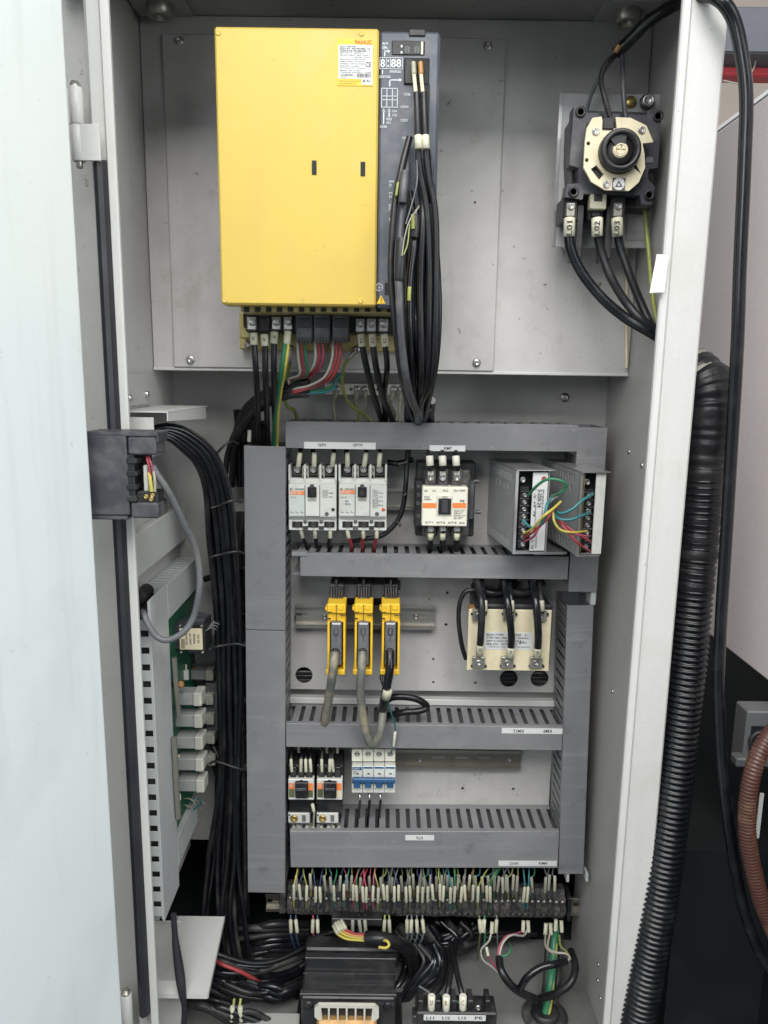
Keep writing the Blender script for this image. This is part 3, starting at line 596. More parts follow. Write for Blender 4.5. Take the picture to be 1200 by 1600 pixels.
cable('earth_wire', 'thin yellow green wire from the flange bolt down into the duct', [(453, 566, 1.06), (448, 590, 1.06), (444, 618, 1.07), (450, 636, 1.09), (461, 642, 1.11), (465, 664, 1.13)], 2.8, 'wygreen', 'wire', sleeves=[((454, 546, 1.055), (453, 567, 1.058), 3.0, 'steel')])
cable('earth_wire', 'yellow green wire curving from flange bolt across the ground bar', [(551, 556, 1.055), (540, 567, 1.06), (535, 590, 1.07), (538, 615, 1.09), (550, 635, 1.11), (568, 647, 1.13), (582, 660, 1.14)], 2.7, 'wygreen', 'wire', sleeves=[((556, 548, 1.05), (545, 560, 1.056), 3.4, 'steel')])
for (px, cl) in ((470, ('wwhite', 'wred', 'wgreen')), (498, ('wwhite', 'wred', 'wpink')), (526, ('wwhite', 'wred', 'wred'))):
    for k, c in enumerate(cl):
        x = px + (k - 1) * 6
        if px < 480: pts = [(x, 533, 1.0), (x + 2, 560, 1.005), (x + 4, 585, 1.02), (x - 12, 592, 1.035), (452, 600, 1.04)]
        elif px < 510: pts = [(x, 533, 1.0), (x + 1, 560, 1.005), (x - 6, 578, 1.02), (x - 22, 590, 1.035), (455, 604, 1.045)]
        else: pts = [(x, 533, 1.0), (x - 1, 560, 1.0), (x - 12, 588, 1.01), (x - 35, 602, 1.03), (458, 608 + k * 3, 1.04)]
        cable('motor_wire', {'wwhite': 'white', 'wred': 'red', 'wgreen': 'green', 'wpink': 'pink'}[c] + ' motor wire from the ' + {470: 'first', 498: 'middle', 526: 'last'}[px] + ' black plug under the amplifier' + (', outer one' if px == 526 and k == 2 else ''), pts, 2.2, c, 'wire', 'motor wires under the amplifier')
for k in range(2): cable('motor_wire', 'green wire passing under the ' + ('upper' if k == 0 else 'lower') + ' side of the red motor wires', [(534 - k * 6, 585, 1.02), (520, 603 + k * 5, 1.03), (495, 611 + k * 3, 1.04), (462, 610 + k * 4, 1.045)], 2.2, ('wgreen', 'wteal')[k], 'wire', 'motor wires under the amplifier')
for k in range(4):
    cable('motor_cable', ('topmost', 'second', 'third', 'lowest')[k] + ' black motor cable sweeping from the plugs to the left bundle', [(483, 597 + 6 * k, 1.035 + .004 * k), (450, 600 + 6 * k, 1.045), (418, 612 + 6 * k, 1.06), (388, 634 + 7 * k, 1.09), (372, 664 + 6 * k, 1.12), (366, 705, 1.135 + .006 * k), (362, 760, 1.15)], 6.4, 'cable', 'cable', 'black motor cables')
# ground bar
gb = T('ground_bar', 'cream perforated ground bar under the amplifier', 'ground bar', at(576, 620, 1.15))
X0, X1, Z0, Z1 = rc(508, 600, 632, 617, 1.15)
MB().plate([(X0, Z0), (X1, Z0), (X1, Z1), (X0, Z1)], [circ(at(px, 609, 1.15).x, (Z0 + Z1) / 2, .0024, 10) for px in (516, 537, 548, 590, 603)], 'y', 1.15, 1.153).out('bar', 'creamwhite', gb)
MB().bx(X0 + .005, X0 + .012, 1.153, YB, Z0, Z1).out('standoff', 'cream', gb); MB().bx(X1 - .012, X1 - .005, 1.153, YB, Z0, Z1).out('standoff', 'cream', gb)
for i, px in enumerate((526, 558, 570, 615, 627)):
    inst('bolt', BOLT, gb, at(px, 608, 1.147), .0038)
    cable('ground_wire', ('first', 'second', 'third', 'fourth', 'fifth')[i] + ' short grounding wire hanging from the ground bar', [(px, 612, 1.145), (px - 5 + 3 * (i % 3), 630, 1.142), (px - 3 + 5 * (i % 2), 648, 1.142), (px - 2, 668, 1.145)], 2.3, ('wclear', 'wygreen', 'wclear', 'wolive', 'wclear')[i], 'wire', 'short grounding wires', sleeves=[((px, 611, 1.144), (px - 4 + 2 * (i % 3), 626, 1.142), 3.6, 'wclear')])
# ---------------- signal cables hanging beside the amplifier
sg = 'black signal cables hanging beside the amplifier'
for k, (x, c) in enumerate(((647, 'copper'), (658, 'wpink'))):
    pts = [(x, 118, .915), (x + 4, 145, .905), (x + 6, 200, .90), (x + 8 + 2 * k, 260, .90), (x + 20 + 2 * k, 330, .90), (x + 24, 420, .90), (x + 23 - k, 520, .905), (x + 20 - 3 * k, 590, .93), (x + 6 - 8 * k, 635, .99), (655, 650, 1.09), (655, 670, 1.135)]
    o = cable('signal_cable', ('black cable with pale bared end plugged left of its twin', 'black cable with pinkish bared end plugged right of its twin')[k], pts[1:], 5.6, 'cable', 'cable', sg, n=10, sleeves=[((x + 6.5, 211, .895), (x + 7.5, 233, .895), 6.2, 'sleeve')])
    MB().tube([at(x - 1, 100, .92), at(x, 118, .917), at(x + 3, 148, .906)], pm(3.0, x, 118, .92), 8).out('bared_end', 'cream', o)
    MB().tube([at(x - 1, 98, .921), at(x, 116, .917)], pm(4.0, x, 118, .92), 8).out('plug_tip', ('wclear', 'worange')[k], o)
defs = [([(640, 215, .915), (628, 262, .905), (617, 320, .90), (612, 380, .895), (611, 440, .893), (619, 520, .895), (628, 590, .92), (640, 640, 1.04), (652, 668, 1.13)], 5.4, 'leftmost black signal cable hugging the grey panel edge'),
 ([(650, 330, .91), (647, 380, .90), (640, 440, .897), (640, 520, .90), (644, 590, .93), (650, 640, 1.0), (654, 668, 1.13)], 6.0, 'black signal cable with a dark shrink sleeve halfway down'),
 ([(636, 255, .915), (632, 300, .905), (627, 345, .90), (624, 400, .892), (624, 470, .885), (630, 560, .895), (640, 615, .93), (650, 640, .97), (656, 648, 1.04), (656, 668, 1.13)], 6.6, 'shiny dark grey signal cable looping at the bottom of the hank'),
 ([(662, 300, .91), (660, 360, .90), (657, 440, .905), (658, 540, .91), (658, 610, .95), (657, 668, 1.13)], 6.4, 'black signal cable with yellow tag in the middle of the hank'),
 ([(672, 320, .915), (672, 400, .908), (668, 500, .91), (664, 590, .94), (660, 668, 1.13)], 5.8, 'straight black signal cable at the back of the hank'),
 ([(667, 230, .92), (676, 330, .915), (684, 420, .912), (686, 500, .91), (681, 570, .93), (670, 625, .99), (661, 668, 1.13)], 5.2, 'rightmost black signal cable bowing out of the hank'),
 ([(640, 300, .92), (650, 380, .915), (649, 470, .915), (651, 560, .93), (654, 668, 1.13)], 5.5, 'hidden black signal cable behind the shrink sleeve'),
 ([(628, 330, .925), (632, 400, .92), (632, 480, .918), (638, 570, .93), (650, 668, 1.13)], 5.5, 'black signal cable filling the gap left of the yellow tag'),
 ([(655, 280, .925), (668, 370, .925), (666, 470, .922), (664, 560, .93), (658, 668, 1.13)], 6.0, 'black signal cable filling the gap right of the yellow tag'),
 ([(660, 250, .925), (680, 350, .922), (678, 450, .92), (676, 540, .925), (660, 668, 1.13)], 5.5, 'black signal cable between the two right loops'),
 ([(676, 430, .92), (676, 520, .915), (672, 590, .945), (664, 668, 1.13)], 5.5, 'short black signal cable inside the right loop')]
sob = [cable('signal_cable', lb_, pts, r, 'cable' if i != 2 else 'darkgrey', 'cable', sg, n=10) for i, (pts, r, lb_) in enumerate(defs)]
def slv(o, a, b, r, mt, nm):
    A, B = at(*a), at(*b); rr = pm(r, *a); MB().lathe(A, B - A, [(rr * .85, 0), (rr, .05), (rr, .95), (rr * .85, 1)], 12, True, unit=False).out(nm, mt, o)
slv(sob[2], (628, 372, .886), (624, 438, .884), 8.0, 'black', 'shrink_sleeve'); slv(sob[1], (650, 336, .898), (647, 372, .895), 7.4, 'black', 'shrink_sleeve')
slv(sob[3], (645, 335, .889), (645, 358, .889), 3.2, 'wygreen', 'yellow_tag'); slv(sob[3], (640, 448, .889), (639, 470, .889), 3.0, 'wygreen', 'yellow_tag')
slv(sob[0], (622, 285, .896), (619, 306, .894), 2.2, 'wygreen', 'yellow_tag'); slv(sob[2], (633, 268, .90), (629, 318, .892), 7.2, 'darkgrey', 'plug_body')
for k, pts in enumerate(([(655, 322, .888), (640, 345, .882), (632, 372, .880), (628, 400, .878)], [(651, 245, .9), (652, 280, .886), (646, 310, .885), (634, 350, .882)], [(640, 350, .884), (637, 380, .880), (631, 398, .878)], [(672, 235, .9), (677, 262, .895), (674, 290, .895)])):
    cable('shield_wire', ('bare drain wire crossing the cable hank', 'longer thin drain wire beside the twin cables', 'short drain wire by the yellow tag', 'thin black wire loop right of the twin cables')[k], pts, 1.1, ('wclear', 'wgrey', 'wygreen', 'cable')[k], 'wire')
for k in range(7):
    x = 638 + k * 6
    cable('cable_end', 'black cable end, %s in the knot entering the top duct' % ('first', 'second', 'third', 'fourth', 'fifth', 'sixth', 'seventh')[k], [(x + 1, 626 + (k % 3) * 5, 1.04 + .01 * (k % 2)), (x - 1, 648, 1.085), (x, 664, 1.115), (x, 690, 1.14)], 6.5, 'cable', 'cable', 'cable knot at the top duct')
# ================================================================== disconnect switch
YS = 1.045
sp = T('switch_mounting_plate', 'bare metal plate carrying the black rotary disconnect switch', 'mounting plate', at(950, 386, YS))
X0, X1, Z0, Z1 = rc(868, 146, 1052, 387, YS)
MB().bx(X0, X1, YS, YS + .003, Z0, Z1, .001).out('sheet', 'plateal', sp)
MB().bx(X0, X0 + .0045, YS - .0012, YS - .0002, Z0, Z1, .0005).out('edge_highlight', 'alu', sp)  # lighter strip that paints the sheen along the plate's left edge
for (px, py) in ((880, 150), (880, 378), (1040, 378)): q = at(px, py, YS); MB().cyl(q + Vector((.01, .003, 0)), q + Vector((.01, YP - YS - .006, 0)), .005, n=10).out('standoff', 'zinc', sp)
MB().px(980, 333, 1008, 375, YS - .0015, YS, .001).out('stamped_square', 'plateal', sp)
inst('hex_bolt', BOLTD, sp, at(1012, 158, YS - .012), pm(8.5, 1012, 158, YS)); MB().lathe(at(1012, 158, YS - .02), (0, -1, 0), [(.0075, 0), (.0075, .004), (.005, .0045), (.005, .001), (.001, .001)], 16).out('bolt_head', 'steel', sp)
MB().lathe(at(985, 160, YS), (0, -1, 0), [(.0075, 0), (.0075, .002), (.005, .004), (.001, .0045)], 16).out('yellow_screw', 'brass', sp)
MB().px(994, 350, 996, 352, YS - .0025, YS).out('dot_mark', 'steel', sp)
sw = T('disconnect_switch', 'black rotary disconnect switch with cream bezel and round black knob', 'switch', at(955, 345, YS))
yb0 = .985
def pl(pts, Y): return [(at(x, y, Y).x, at(x, y, Y).z) for x, y in pts]
MB().prism(pl([(894, 186), (902, 172), (1024, 176), (1030, 195), (1026, 262), (1014, 270), (1012, 282), (1024, 292), (1021, 325), (892, 318), (888, 300), (894, 284), (892, 240)], yb0 + .02), 'y', yb0 + .02, YS).out('base', 'black', sw)
MB().prism(pl([(897, 166), (916, 164), (917, 176), (1010, 180), (1012, 172), (1034, 174), (1028, 262), (1014, 264), (1012, 280), (1024, 292), (1018, 320), (1002, 319), (1000, 305), (912, 303), (910, 312), (884, 308), (886, 288), (906, 286), (904, 262), (890, 258)], yb0), 'y', yb0, yb0 + .022).out('body', 'darkgrey', sw)
for (px, py) in ((907, 175), (1028, 182), (896, 300), (1014, 305)):
    MB().lathe(at(px, py, yb0), (0, -1, 0), [(.0065, 0), (.0065, .002), (.0038, .002), (.0036, -.002), (.001, -.002)], 14).out('corner_boss', 'black', sw)
bz = MB(); yz = .968
bz.plate(pl([(926, 184), (940, 182), (944, 200), (964, 201), (962, 183), (985, 184), (1010, 196), (1021, 222), (1004, 224), (1007, 240), (1008, 262), (998, 285), (983, 298), (946, 297), (924, 284), (912, 262), (914, 222), (917, 200)], yz), [circ(at(967, 238, yz).x, at(967, 238, yz).z, .0255, 26)] + [pl(q, yz) for q in ([(923, 264), (932, 258), (944, 272), (936, 281)], [(978, 268), (993, 256), (1002, 272), (990, 284)])] + [circ(at(px, py, yz).x, at(px, py, yz).z, .0024, 10) for px, py in ((919.5, 224), (917, 250))], 'y', yz, yz + .004)
bz = bz.out('bezel_plate', 'cream', sw, label='cream coloured bezel plate around the knob')
MB().prism(pl([(920, 190), (1000, 190), (1008, 270), (980, 292), (946, 292), (916, 262)], yz + .006), 'y', yz + .006, yb0).out('bezel_backing', 'black', sw)
for (px, py) in ((931, 205), (1003, 203), (948, 288)): inst('screw', SCREW, sw, at(px, py, yz - .001), pm(6.2, px, py, yz))
q = MB().px(957, 278, 977, 297, yz - .0008, yz + .001).out('mark_sticker', 'darkgrey', sw)
c = at(967, 287.5, yz - .001); MB().lathe(c, (0, -1, 0), [(.0072, 0), (.0072, .0003)], 18).out('mark_disc', 'label', q)
MB().plate(pl([(967, 282), (961, 292), (973, 292)], yz - .0016), [pl([(967, 285), (964, 290.5), (970, 290.5)], yz - .0016)], 'y', yz - .0016, yz - .0012).out('mark_triangle', 'ink', q)
kc = at(966, 238, yz)
kn = MB().lathe(kc + Vector((0, .012, 0)), (0, -1, 0), [(.0248, 0), (.0248, .022), (.0236, .026), (.0200, .027), (.0182, .025), (.0175, .012), (.001, .012)], 34).out('knob', 'black', sw, label='round black knob ring')
MB().lathe(kc + Vector((0, 0, 0)), (0, -1, 0), [(.016, 0), (.0155, .008), (.001, .008)], 24).out('knob_core', 'black', kn)
MB().prism([(kc.x + .008 * math.cos(a), kc.z + .008 * math.sin(a)) for a in (1.0, 2.6)] + [(kc.x + .019 * math.cos(a), kc.z + .019 * math.sin(a)) for a in (2.4, 1.8, 1.2)], 'y', kc.y - .0105, kc.y).out('knob_tab', 'black', kn)
inst('shaft_screw', SCREWC, kn, kc + Vector((0, -.0095, 0)), .0088, (0, .4, 0)); MB().lathe(kc + Vector((0, -.0078, 0)), (0, -1, 0), [(.0093, 0), (.0093, .0012), (.0085, .0018)], 20).out('shaft_collar', 'cream', kn)
MB().px(942, 183, 960, 202, yz - .002, yz + .006, .001).out('top_clip', 'black', sw)
MB().px(1009, 245, 1020, 254, yb0 - .001, yb0).out('small_label', 'cablegrey', sw)
for k, x in enumerate((892, 932, 966)):
    MB().px(x - 12, 306, x + 12, 345, yb0 + .008, YS - .01, .002).out('terminal_housing', 'black', sw)
    MB().px(x - 7, 316, x + 7, 338, yb0 + .004, yb0 + .008, .0015).out('terminal_lug', 'zinc' if k != 1 else 'black', sw)
    screw(sw, x + 1, 322, yb0 + .002, 5.2, SCREW if k != 1 else SCREWD, 'terminal_screw')
MB().px(922, 303, 948, 327, yb0 - .003, yb0 + .008, .001).out('terminal_cover', 'wclear', sw, label='yellow green terminal cover on the middle pole')
MB().px(928, 303, 942, 315, yb0 - .0035, yb0, .001).out('cover_notch', 'void', sw)
for x in (906, 952): MB().bx(at(x - 6, 360, yb0 + .01).x, at(x + 5, 360, yb0 + .01).x, yb0 + .01, YS - .012, at(x, 405, yb0 + .01).z, at(x, 320, yb0 + .01).z, .001).out('phase_barrier', 'black', sw)
for k, (x, pts) in enumerate(((890, [(888, 362, .99), (892, 390, .99), (908, 425, .99), (940, 465, .985), (975, 495, .98), (1012, 517, .97), (1050, 540, .965)]), (933, [(933, 362, .99), (940, 395, .99), (955, 435, .985), (980, 475, .98), (1006, 502, .97), (1050, 528, .965)]), (964, [(965, 362, .99), (970, 390, .99), (984, 430, .985), (1002, 475, .98), (1020, 512, .97), (1045, 535, .965)]))):
    o = cable('supply_cable', 'black supply cable with sleeve L0%d below the disconnect switch' % (k + 1), pts, 8.0 if k == 0 else 7.2, 'cable', 'cable', 'switch supply cables', n=12, sleeves=[((x, 340, .985), (x - 1 + k, 370, .985), 8.8, 'sleeve')])
    Xc, Zc = at(x, 356, .9765).x, at(x, 356, .9765).z
    txt('L0%d' % (k + 1), Xc, Zc, .017, .0075, .9775, o, 'ink', roll=math.pi / 2)
cable('earth_cable', 'yellow green earth wire behind the paper tag below the switch', [(1006, 315, 1.02), (1010, 360, 1.02), (1014, 400, 1.01), (1018, 450, 1.0), (1026, 500, .99), (1040, 520, .98)], 3.4, 'wygreen', 'wire')
pt = MB(); X0, X1, Z0, Z1 = rc(1018, 398, 1041, 458, .889)
pt.prism([(X0 - .001, Z0), (X1 - .001, Z0 + .001), (X1 + .001, Z1), (X0 + .004, Z1 + .0005)], 'y', .888, .8886)
pt.out('paper_tag', 'paper', None, label='blank white paper tag stuck on the front post edge', cat='paper tag')
# ================================================================== slotted wire ducts
FING = {}
def finger_mesh(depth, pitch, mt):
    k = (round(depth, 4), pitch, mt)
    if k not in FING:
        h, wn, wt = .0009, pitch * .30, pitch * .455
        b = MB(); b.prism([(-wn, 0), (wn, 0), (wn, -depth * .86), (wt, -depth * .92), (wt, -depth), (-wt, -depth), (-wt, -depth * .92), (-wn, -depth * .86)], 'z', -h, h)
        FING[k] = mesh_only(b, 'finger', mt)
    return FING[k]
def duct(name, label, ax, lo, hi, c0, c1, yf, yb, pitch=.0172, cover=(None,), sides=(1,), rot=None, mt='duct', back=.012, endcap=None):
    t = .0018; mid = (lo + hi) / 2
    org = (mid, yb, c0) if ax == 'x' else ((c0 + c1) / 2, yb, lo)
    d = T(name, label, 'wire duct', org, 'slotted wire ducts', rot)
    def B(mb, l0, l1, a0, a1, y0, y1, b=0): return mb.bx(l0, l1, y0, y1, a0, a1, b) if ax == 'x' else mb.bx(a0, a1, y0, y1, l0, l1, b)
    bm = MB(); B(bm, lo, hi, c0 + .0004, c1 - .0004, yb - t, yb)
    for s_ in (0, 1):
        e0, e1 = ((c1 - t, c1) if s_ else (c0, c0 + t))
        if s_ in sides or (not s_ and -1 in sides): B(bm, lo, hi, e0, e1, yb - back, yb - t)
        else: B(bm, lo, hi, e0, e1, yf + .006, yb - t)
    bm.out('base', mt, d)
    segs = [(lo, hi)] if cover[0] is None else cover
    for (l0, l1) in segs:
        c = MB(); B(c, l0, l1, c0 - .001, c1 + .001, yf, yf + .0022, .0009)
        B(c, l0, l1, c1 - .0006, c1 + .001, yf + .0022, yf + .009); B(c, l0, l1, c0 - .001, c0 + .0006, yf + .0022, yf + .009)
        c.out('cover', mt, d)
    dep = yb - back - yf - .004
    fm = finger_mesh(dep, pitch, mt); n = int((hi - lo) / pitch); off = ((hi - lo) - n * pitch) / 2
    for s_ in sides:
        e = c1 - .0009 if s_ == 1 else c0 + .0009
        for i in range(n):
            u = lo + off + (i + .5) * pitch
            if ax == 'x': inst('finger', fm, d, (u, yb - back, e))
            else: inst('finger', fm, d, (e, yb - back, u), 1.0, (0, math.pi / 2, 0))
    return d
def ductpx(name, label, ax, x0, y0, x1, y1, **k):
    X0, X1, Z0, Z1 = rc(x0, y0, x1, y1, YD)
    return duct(name, label, ax, *((X0, X1, Z0, Z1) if ax == 'x' else (Z0, Z1, X0, X1)), YD, YL - .0005, **k)
def zz(y, x=600): return at(x, y, YD).z
d1 = ductpx('wire_duct', 'topmost horizontal grey slotted duct above the two breakers', 'x', 446, 662, 903.5, 702, pitch=.0205)
d2 = ductpx('wire_duct', 'horizontal grey slotted duct directly below the breakers and power supplies', 'x', 456, 868, 888, 902, cover=((at(469, 885, YD).x, at(888, 885, YD).x),))
d3 = ductpx('wire_duct', 'horizontal grey slotted duct below the three yellow units', 'x', 447, 1134, 879, 1169)
d4 = ductpx('wire_duct', 'lowest horizontal grey slotted duct above the terminal strip', 'x', 454, 1300, 873, 1355, rot=(0, -.012, 0))
zj = at(415, 985, YD).z
d5 = ductpx('wire_duct', 'tall vertical grey duct left of the breakers and contactors', 'z', 380.5, 697, 440, 1395, sides=(1,), rot=(0, .012, 0), cover=((at(415, 1395, YD).z, zj - .0006), (zj + .0006, at(415, 697, YD).z)))
d6 = ductpx('wire_duct', 'short vertical grey duct behind the two power supplies', 'z', 897, 668, 940, 925, sides=(-1,))
d7 = ductpx('wire_duct', 'vertical grey duct right of the reactor and lower row', 'z', 887, 946, 925, 1366, sides=(-1,), rot=(0, -.027, 0))
for px in (885, 915): MB().px(px, 1366, px + 4, 1378, YD + .002, YD + .02).out('side_tab', 'ductlight', d7)
MB().px(923, 925, 931, 945, YD + .004, YD + .03).out('side_tab', 'ductlight', d6)
MB().px(456, 862, 480, 868.5, YD - .0015, YD + .008).out('loose_end', 'duct', d2)
def sticker(d, x0, y0, x1, y1, words, roll=0.0, Y=YD - .0008):
    o = MB().px(x0, y0, x1, y1, Y, Y + .0006).out('label_strip', 'label', d)
    for (s_, a, b_, c, e) in words: txtp(s_, a, b_, c, e, Y - .0003, o, 'ink', roll=roll)
sticker(d1, 475, 691, 587, 701.5, [('QF3', 497, 693, 509, 698), ('QF10', 551, 693, 566, 698)])
sticker(d1, 671, 696, 727, 705, [('KM7', 694, 698, 706, 703)])
sticker(d3, 784, 1138, 879, 1146.5, [('KM12', 802, 1140, 818, 1145), ('KM9', 849, 1140, 862, 1145)], math.pi)
sticker(d4, 634, 1305, 679, 1313, [('KT6', 651, 1307, 661, 1311.5)], math.pi)
sticker(d4, 779, 1347, 870, 1355, [('Z1W4', 796, 1349, 810, 1353), ('KM4', 842, 1349, 855, 1353)])
# ================================================================== DIN rails
def rail(label, x0, y0, x1, y1, Y, slots=(), screws=(), mt='zinc'):
    X0, X1, Z0, Z1 = rc(x0, y0, x1, y1, Y)
    r = T('din_rail', label, 'DIN rail', ((X0 + X1) / 2, YL, Z0), 'steel mounting rails')
    h = Z1 - Z0; mid = (Z0 + Z1) / 2
    S = []
    for px in slots:
        cx = at(px, (y0 + y1) / 2, Y).x; L = .009; rr = .0028
        S.append([(cx - L + rr * math.cos(a), mid + rr * math.sin(a)) for a in [math.pi / 2 + k * math.pi / 4 for k in range(5)]] + [(cx + L + rr * math.cos(a), mid + rr * math.sin(a)) for a in [-math.pi / 2 + k * math.pi / 4 for k in range(5)]])
    MB().plate([(X0, mid - h * .36), (X1, mid - h * .36), (X1, mid + h * .36), (X0, mid + h * .36)], S, 'y', Y + .007, Y + .0083).out('web', mt, r)
    for s_ in (-1, 1):
        e = mid + s_ * h * .36
        MB().bx(X0, X1, Y, Y + .0083, e - .0007, e + .0007).out('flange_wall', 'zinc', r)
        MB().bx(X0, X1, Y, Y + .0013, min(e, mid + s_ * h * .5), max(e, mid + s_ * h * .5), .0004).out('flange', 'zinc', r)
    for px in screws: inst('screw', SCREW, r, at(px, (y0 + y1) / 2, Y + .006), .004)
    MB().bx(X0 + .01, X1 - .01, Y + .0084, YL, mid - .006, mid + .006).out('spacer', 'zinc', r)
    return r
rail('steel rail showing between the breakers and the contactor', 596, 763, 668, 797, 1.155, (630, 650))
rail('steel rail carrying the three yellow units', 461, 945, 680, 983, 1.155, (470, 560, 655), (507, 650))
rail('dull steel rail beside the four pole circuit breaker', 560, 1172, 814, 1203, 1.155, (686, 722, 758), (656, 796), 'zincdark')
rail('light steel rail under the long terminal strip', 415, 1401, 907, 1428, 1.15, (427, 898))
# ================================================================== moulded case breakers
def mccb(x, label, variant):
    t = T('moulded_case_breaker', label, 'circuit breaker', at(x + 38, 830, YL), 'moulded case breakers')
    W = 75.5
    MB().px(x, 748, x + W, 828, 1.108, YL - .015, .0015).out('case', 'offwhite', t)
    MB().px(x + .5, 757, x + W - .5, 808, 1.098, 1.108, .001).out('front_cover', 'offwhite', t)
    MB().px(x + .5, 727, x + W - .5, 748, 1.135, YL - .015, .001).out('top_terminal_deck', 'blackdusty', t)
    MB().px(x + .5, 813, x + W - .5, 829, 1.104, 1.14, .001).out('bottom_terminal_deck', 'offwhite', t)
    for k in range(3):
        cx = x + 14 + k * 25
        screw(t, cx, 733, 1.118, 6.2, name='terminal_screw'); MB().px(cx - 8, 727, cx + 8, 744, 1.121, 1.135, .001).out('terminal_clamp', 'blackdusty', t)
        MB().px(cx - 8, 815, cx + 8, 824, 1.1025, 1.104).out('terminal_opening', 'void', t); screw(t, cx, 820, 1.101, 4.6, SCREWD, 'terminal_screw')
    for k in range(4):
        cx = x + 1.5 + k * 24.2
        MB().px(cx - 1.7, 726, cx + 1.7, 752, 1.106, 1.135, .0008).out('phase_barrier', 'offwhite', t)
    for k in range(2):
        cx = x + 26.5 + k * 25; MB().px(cx - 5, 728, cx + 5, 747, 1.112, 1.135, .001).out('barrier_block', 'sleevedim', t)
        MB().lathe(at(cx, 735, 1.112), (0, -1, 0), [(.0024, -.002), (.0024, 0), (.0036, 0), (.0036, -.001)], 10, False).out('fixing_hole', 'ink', t)
        MB().px(cx - 3.2, 742, cx + 3.2, 746.5, 1.1115, 1.113).out('block_slot', 'void', t); MB().lathe(at(cx, 815, 1.1035), (0, -1, 0), [(.0030, 0), (.0030, .0008), (.001, .0008)], 10).out('fixing_screw', 'inkgrey', t)
        MB().px(cx - 4, 822, cx + 4, 828, 1.1025, 1.1042).out('block_slot', 'blackdusty', t)
    MB().px(x + 26.5, 758.5, x + 48.5, 806.5, 1.0955, 1.098, .0006).out('handle_panel', 'offwhite', t)
    for gx in (26, 49): MB().px(x + gx - .5, 758, x + gx + .5, 807, 1.0974, 1.0982).out('panel_groove', 'inkgrey', t)
    MB().px(x + 30.5, 777, x + 43.5, 782.5, 1.0942, 1.0955, .0005).out('toggle_step', 'sleevedim', t)
    tg = MB().px(x + 30, 761, x + 44, 777.5, 1.095, 1.0975).out('toggle_well', 'void', t)
    MB().px(x + 32, 764, x + 42, 776, 1.087, 1.0952, .0015).out('toggle', 'black', tg)
    hd = MB(); c = at(x + 37, 760, 1.0955); hd.lathe(c, (0, -1, 0), [(.0035, 0), (.0035, .0015), (.002, .002)], 12); hd.out('lock_tab', 'darkgrey', t)
    a = MB().px(x + 1.5, 762, x + 25, 806, 1.0972, 1.098).out('rating_field', 'greenwhite' if not variant else 'offwhite', t)
    MB().px(x + 3, 767 - variant * 1, x + 25, 773 - variant, 1.0968, 1.0972).out('orange_band', 'orange', a)
    txtp('F', x + 3, 763, x + 6, 766.5, 1.0966, a, 'ink', 'logo'); txtp('EARTH LEAKAGE', x + 11, 763, x + 24, 765.5, 1.0966, a, 'inkgrey'); txtp('EA103C' if variant else 'EA53C  TEST', x + 4, 768 - variant, x + 20, 772 - variant, 1.0964, a, 'label')
    txtp('NO. 18', x + 4, 776, x + 12, 778, 1.0966, a, 'inkgrey')
    if variant: MB().px(x + 9, 780, x + 20, 790, 1.0969, 1.0972).out('seal_print', 'label', a); txtp('6kA\n30mA', x + 10, 781, x + 19, 789, 1.0966, a, 'inkgrey')
    for q in ((4, 801, 8, 801), (12, 801, 16, 801), (20, 801, 24, 801)): lines(a, [(x + q[0], q[1], x + q[2], q[3]), (x + q[0], q[1] - 3, x + q[0], q[1])], .5, 'inkgrey', 1.0968, 'circuit_mark')
    f = MB().px(x + 50, 758, x + 74.5, 806, 1.0972, 1.098).out('print_field', 'offwhite', t)
    for k in range(9 if variant else 4): txtp(('AC200V 5kA', 'AC415V 2.5kA', 'Ui 440V', 'Uimp 6kV', 'Ics 50%', 'IEC60947-2', 'IP20', '50/60Hz', 'CAT A')[k], x + 53, 766 + k * 3.2, x + (70 if k % 2 else 62), 768 + k * 3.2, 1.0966, f, 'inkgrey')
    MB().lathe(at(x + 60, 803, 1.0972), (0, -1, 0), [(.0031, 0), (.0031, .0005), (.0022, .0006), (.0018, .0001)], 12).out('test_ring', 'inkgrey', f)
    MB().lathe(at(x + 70, 796, 1.0972), (0, -1, 0), [(.0026, 0), (.0026, .001), (.001, .0013)], 12).out('trip_button', 'red' if variant else 'ink', f)
    MB().px(x - .2, 755.8, x + W + .2, 757.2, 1.1072, 1.109).out('case_groove', 'inkgrey', t)
    return t
mccb(450.5, 'white three pole breaker with a black toggle, nearest the vertical duct', 0)
mccb(529, 'white three pole breaker with a red button, next to the loose black cable', 1)
gw = 'short wires on the breaker terminals'
for k, (x, xt, mt) in enumerate(((466, 470, 'cable'), (491, 489, 'cable'), (519, 522, 'cable'), (543, 541, 'cable'), (569, 573, 'cable'), (592, 594, 'cable'))):
    cable('breaker_wire', 'black wire with pale sleeve into top terminal %s of the two breakers' % ('one', 'two', 'three', 'four', 'five', 'six')[k], [(x, 728, 1.112), ((x + xt) / 2, 715, 1.108), (xt, 700, 1.115), (xt + 1, 680, 1.13)], 3.6, mt, 'wire', gw, sleeves=[((x, 729, 1.108), ((x + xt) / 2 + 1, 707, 1.105), 4.0, 'sleeve')])
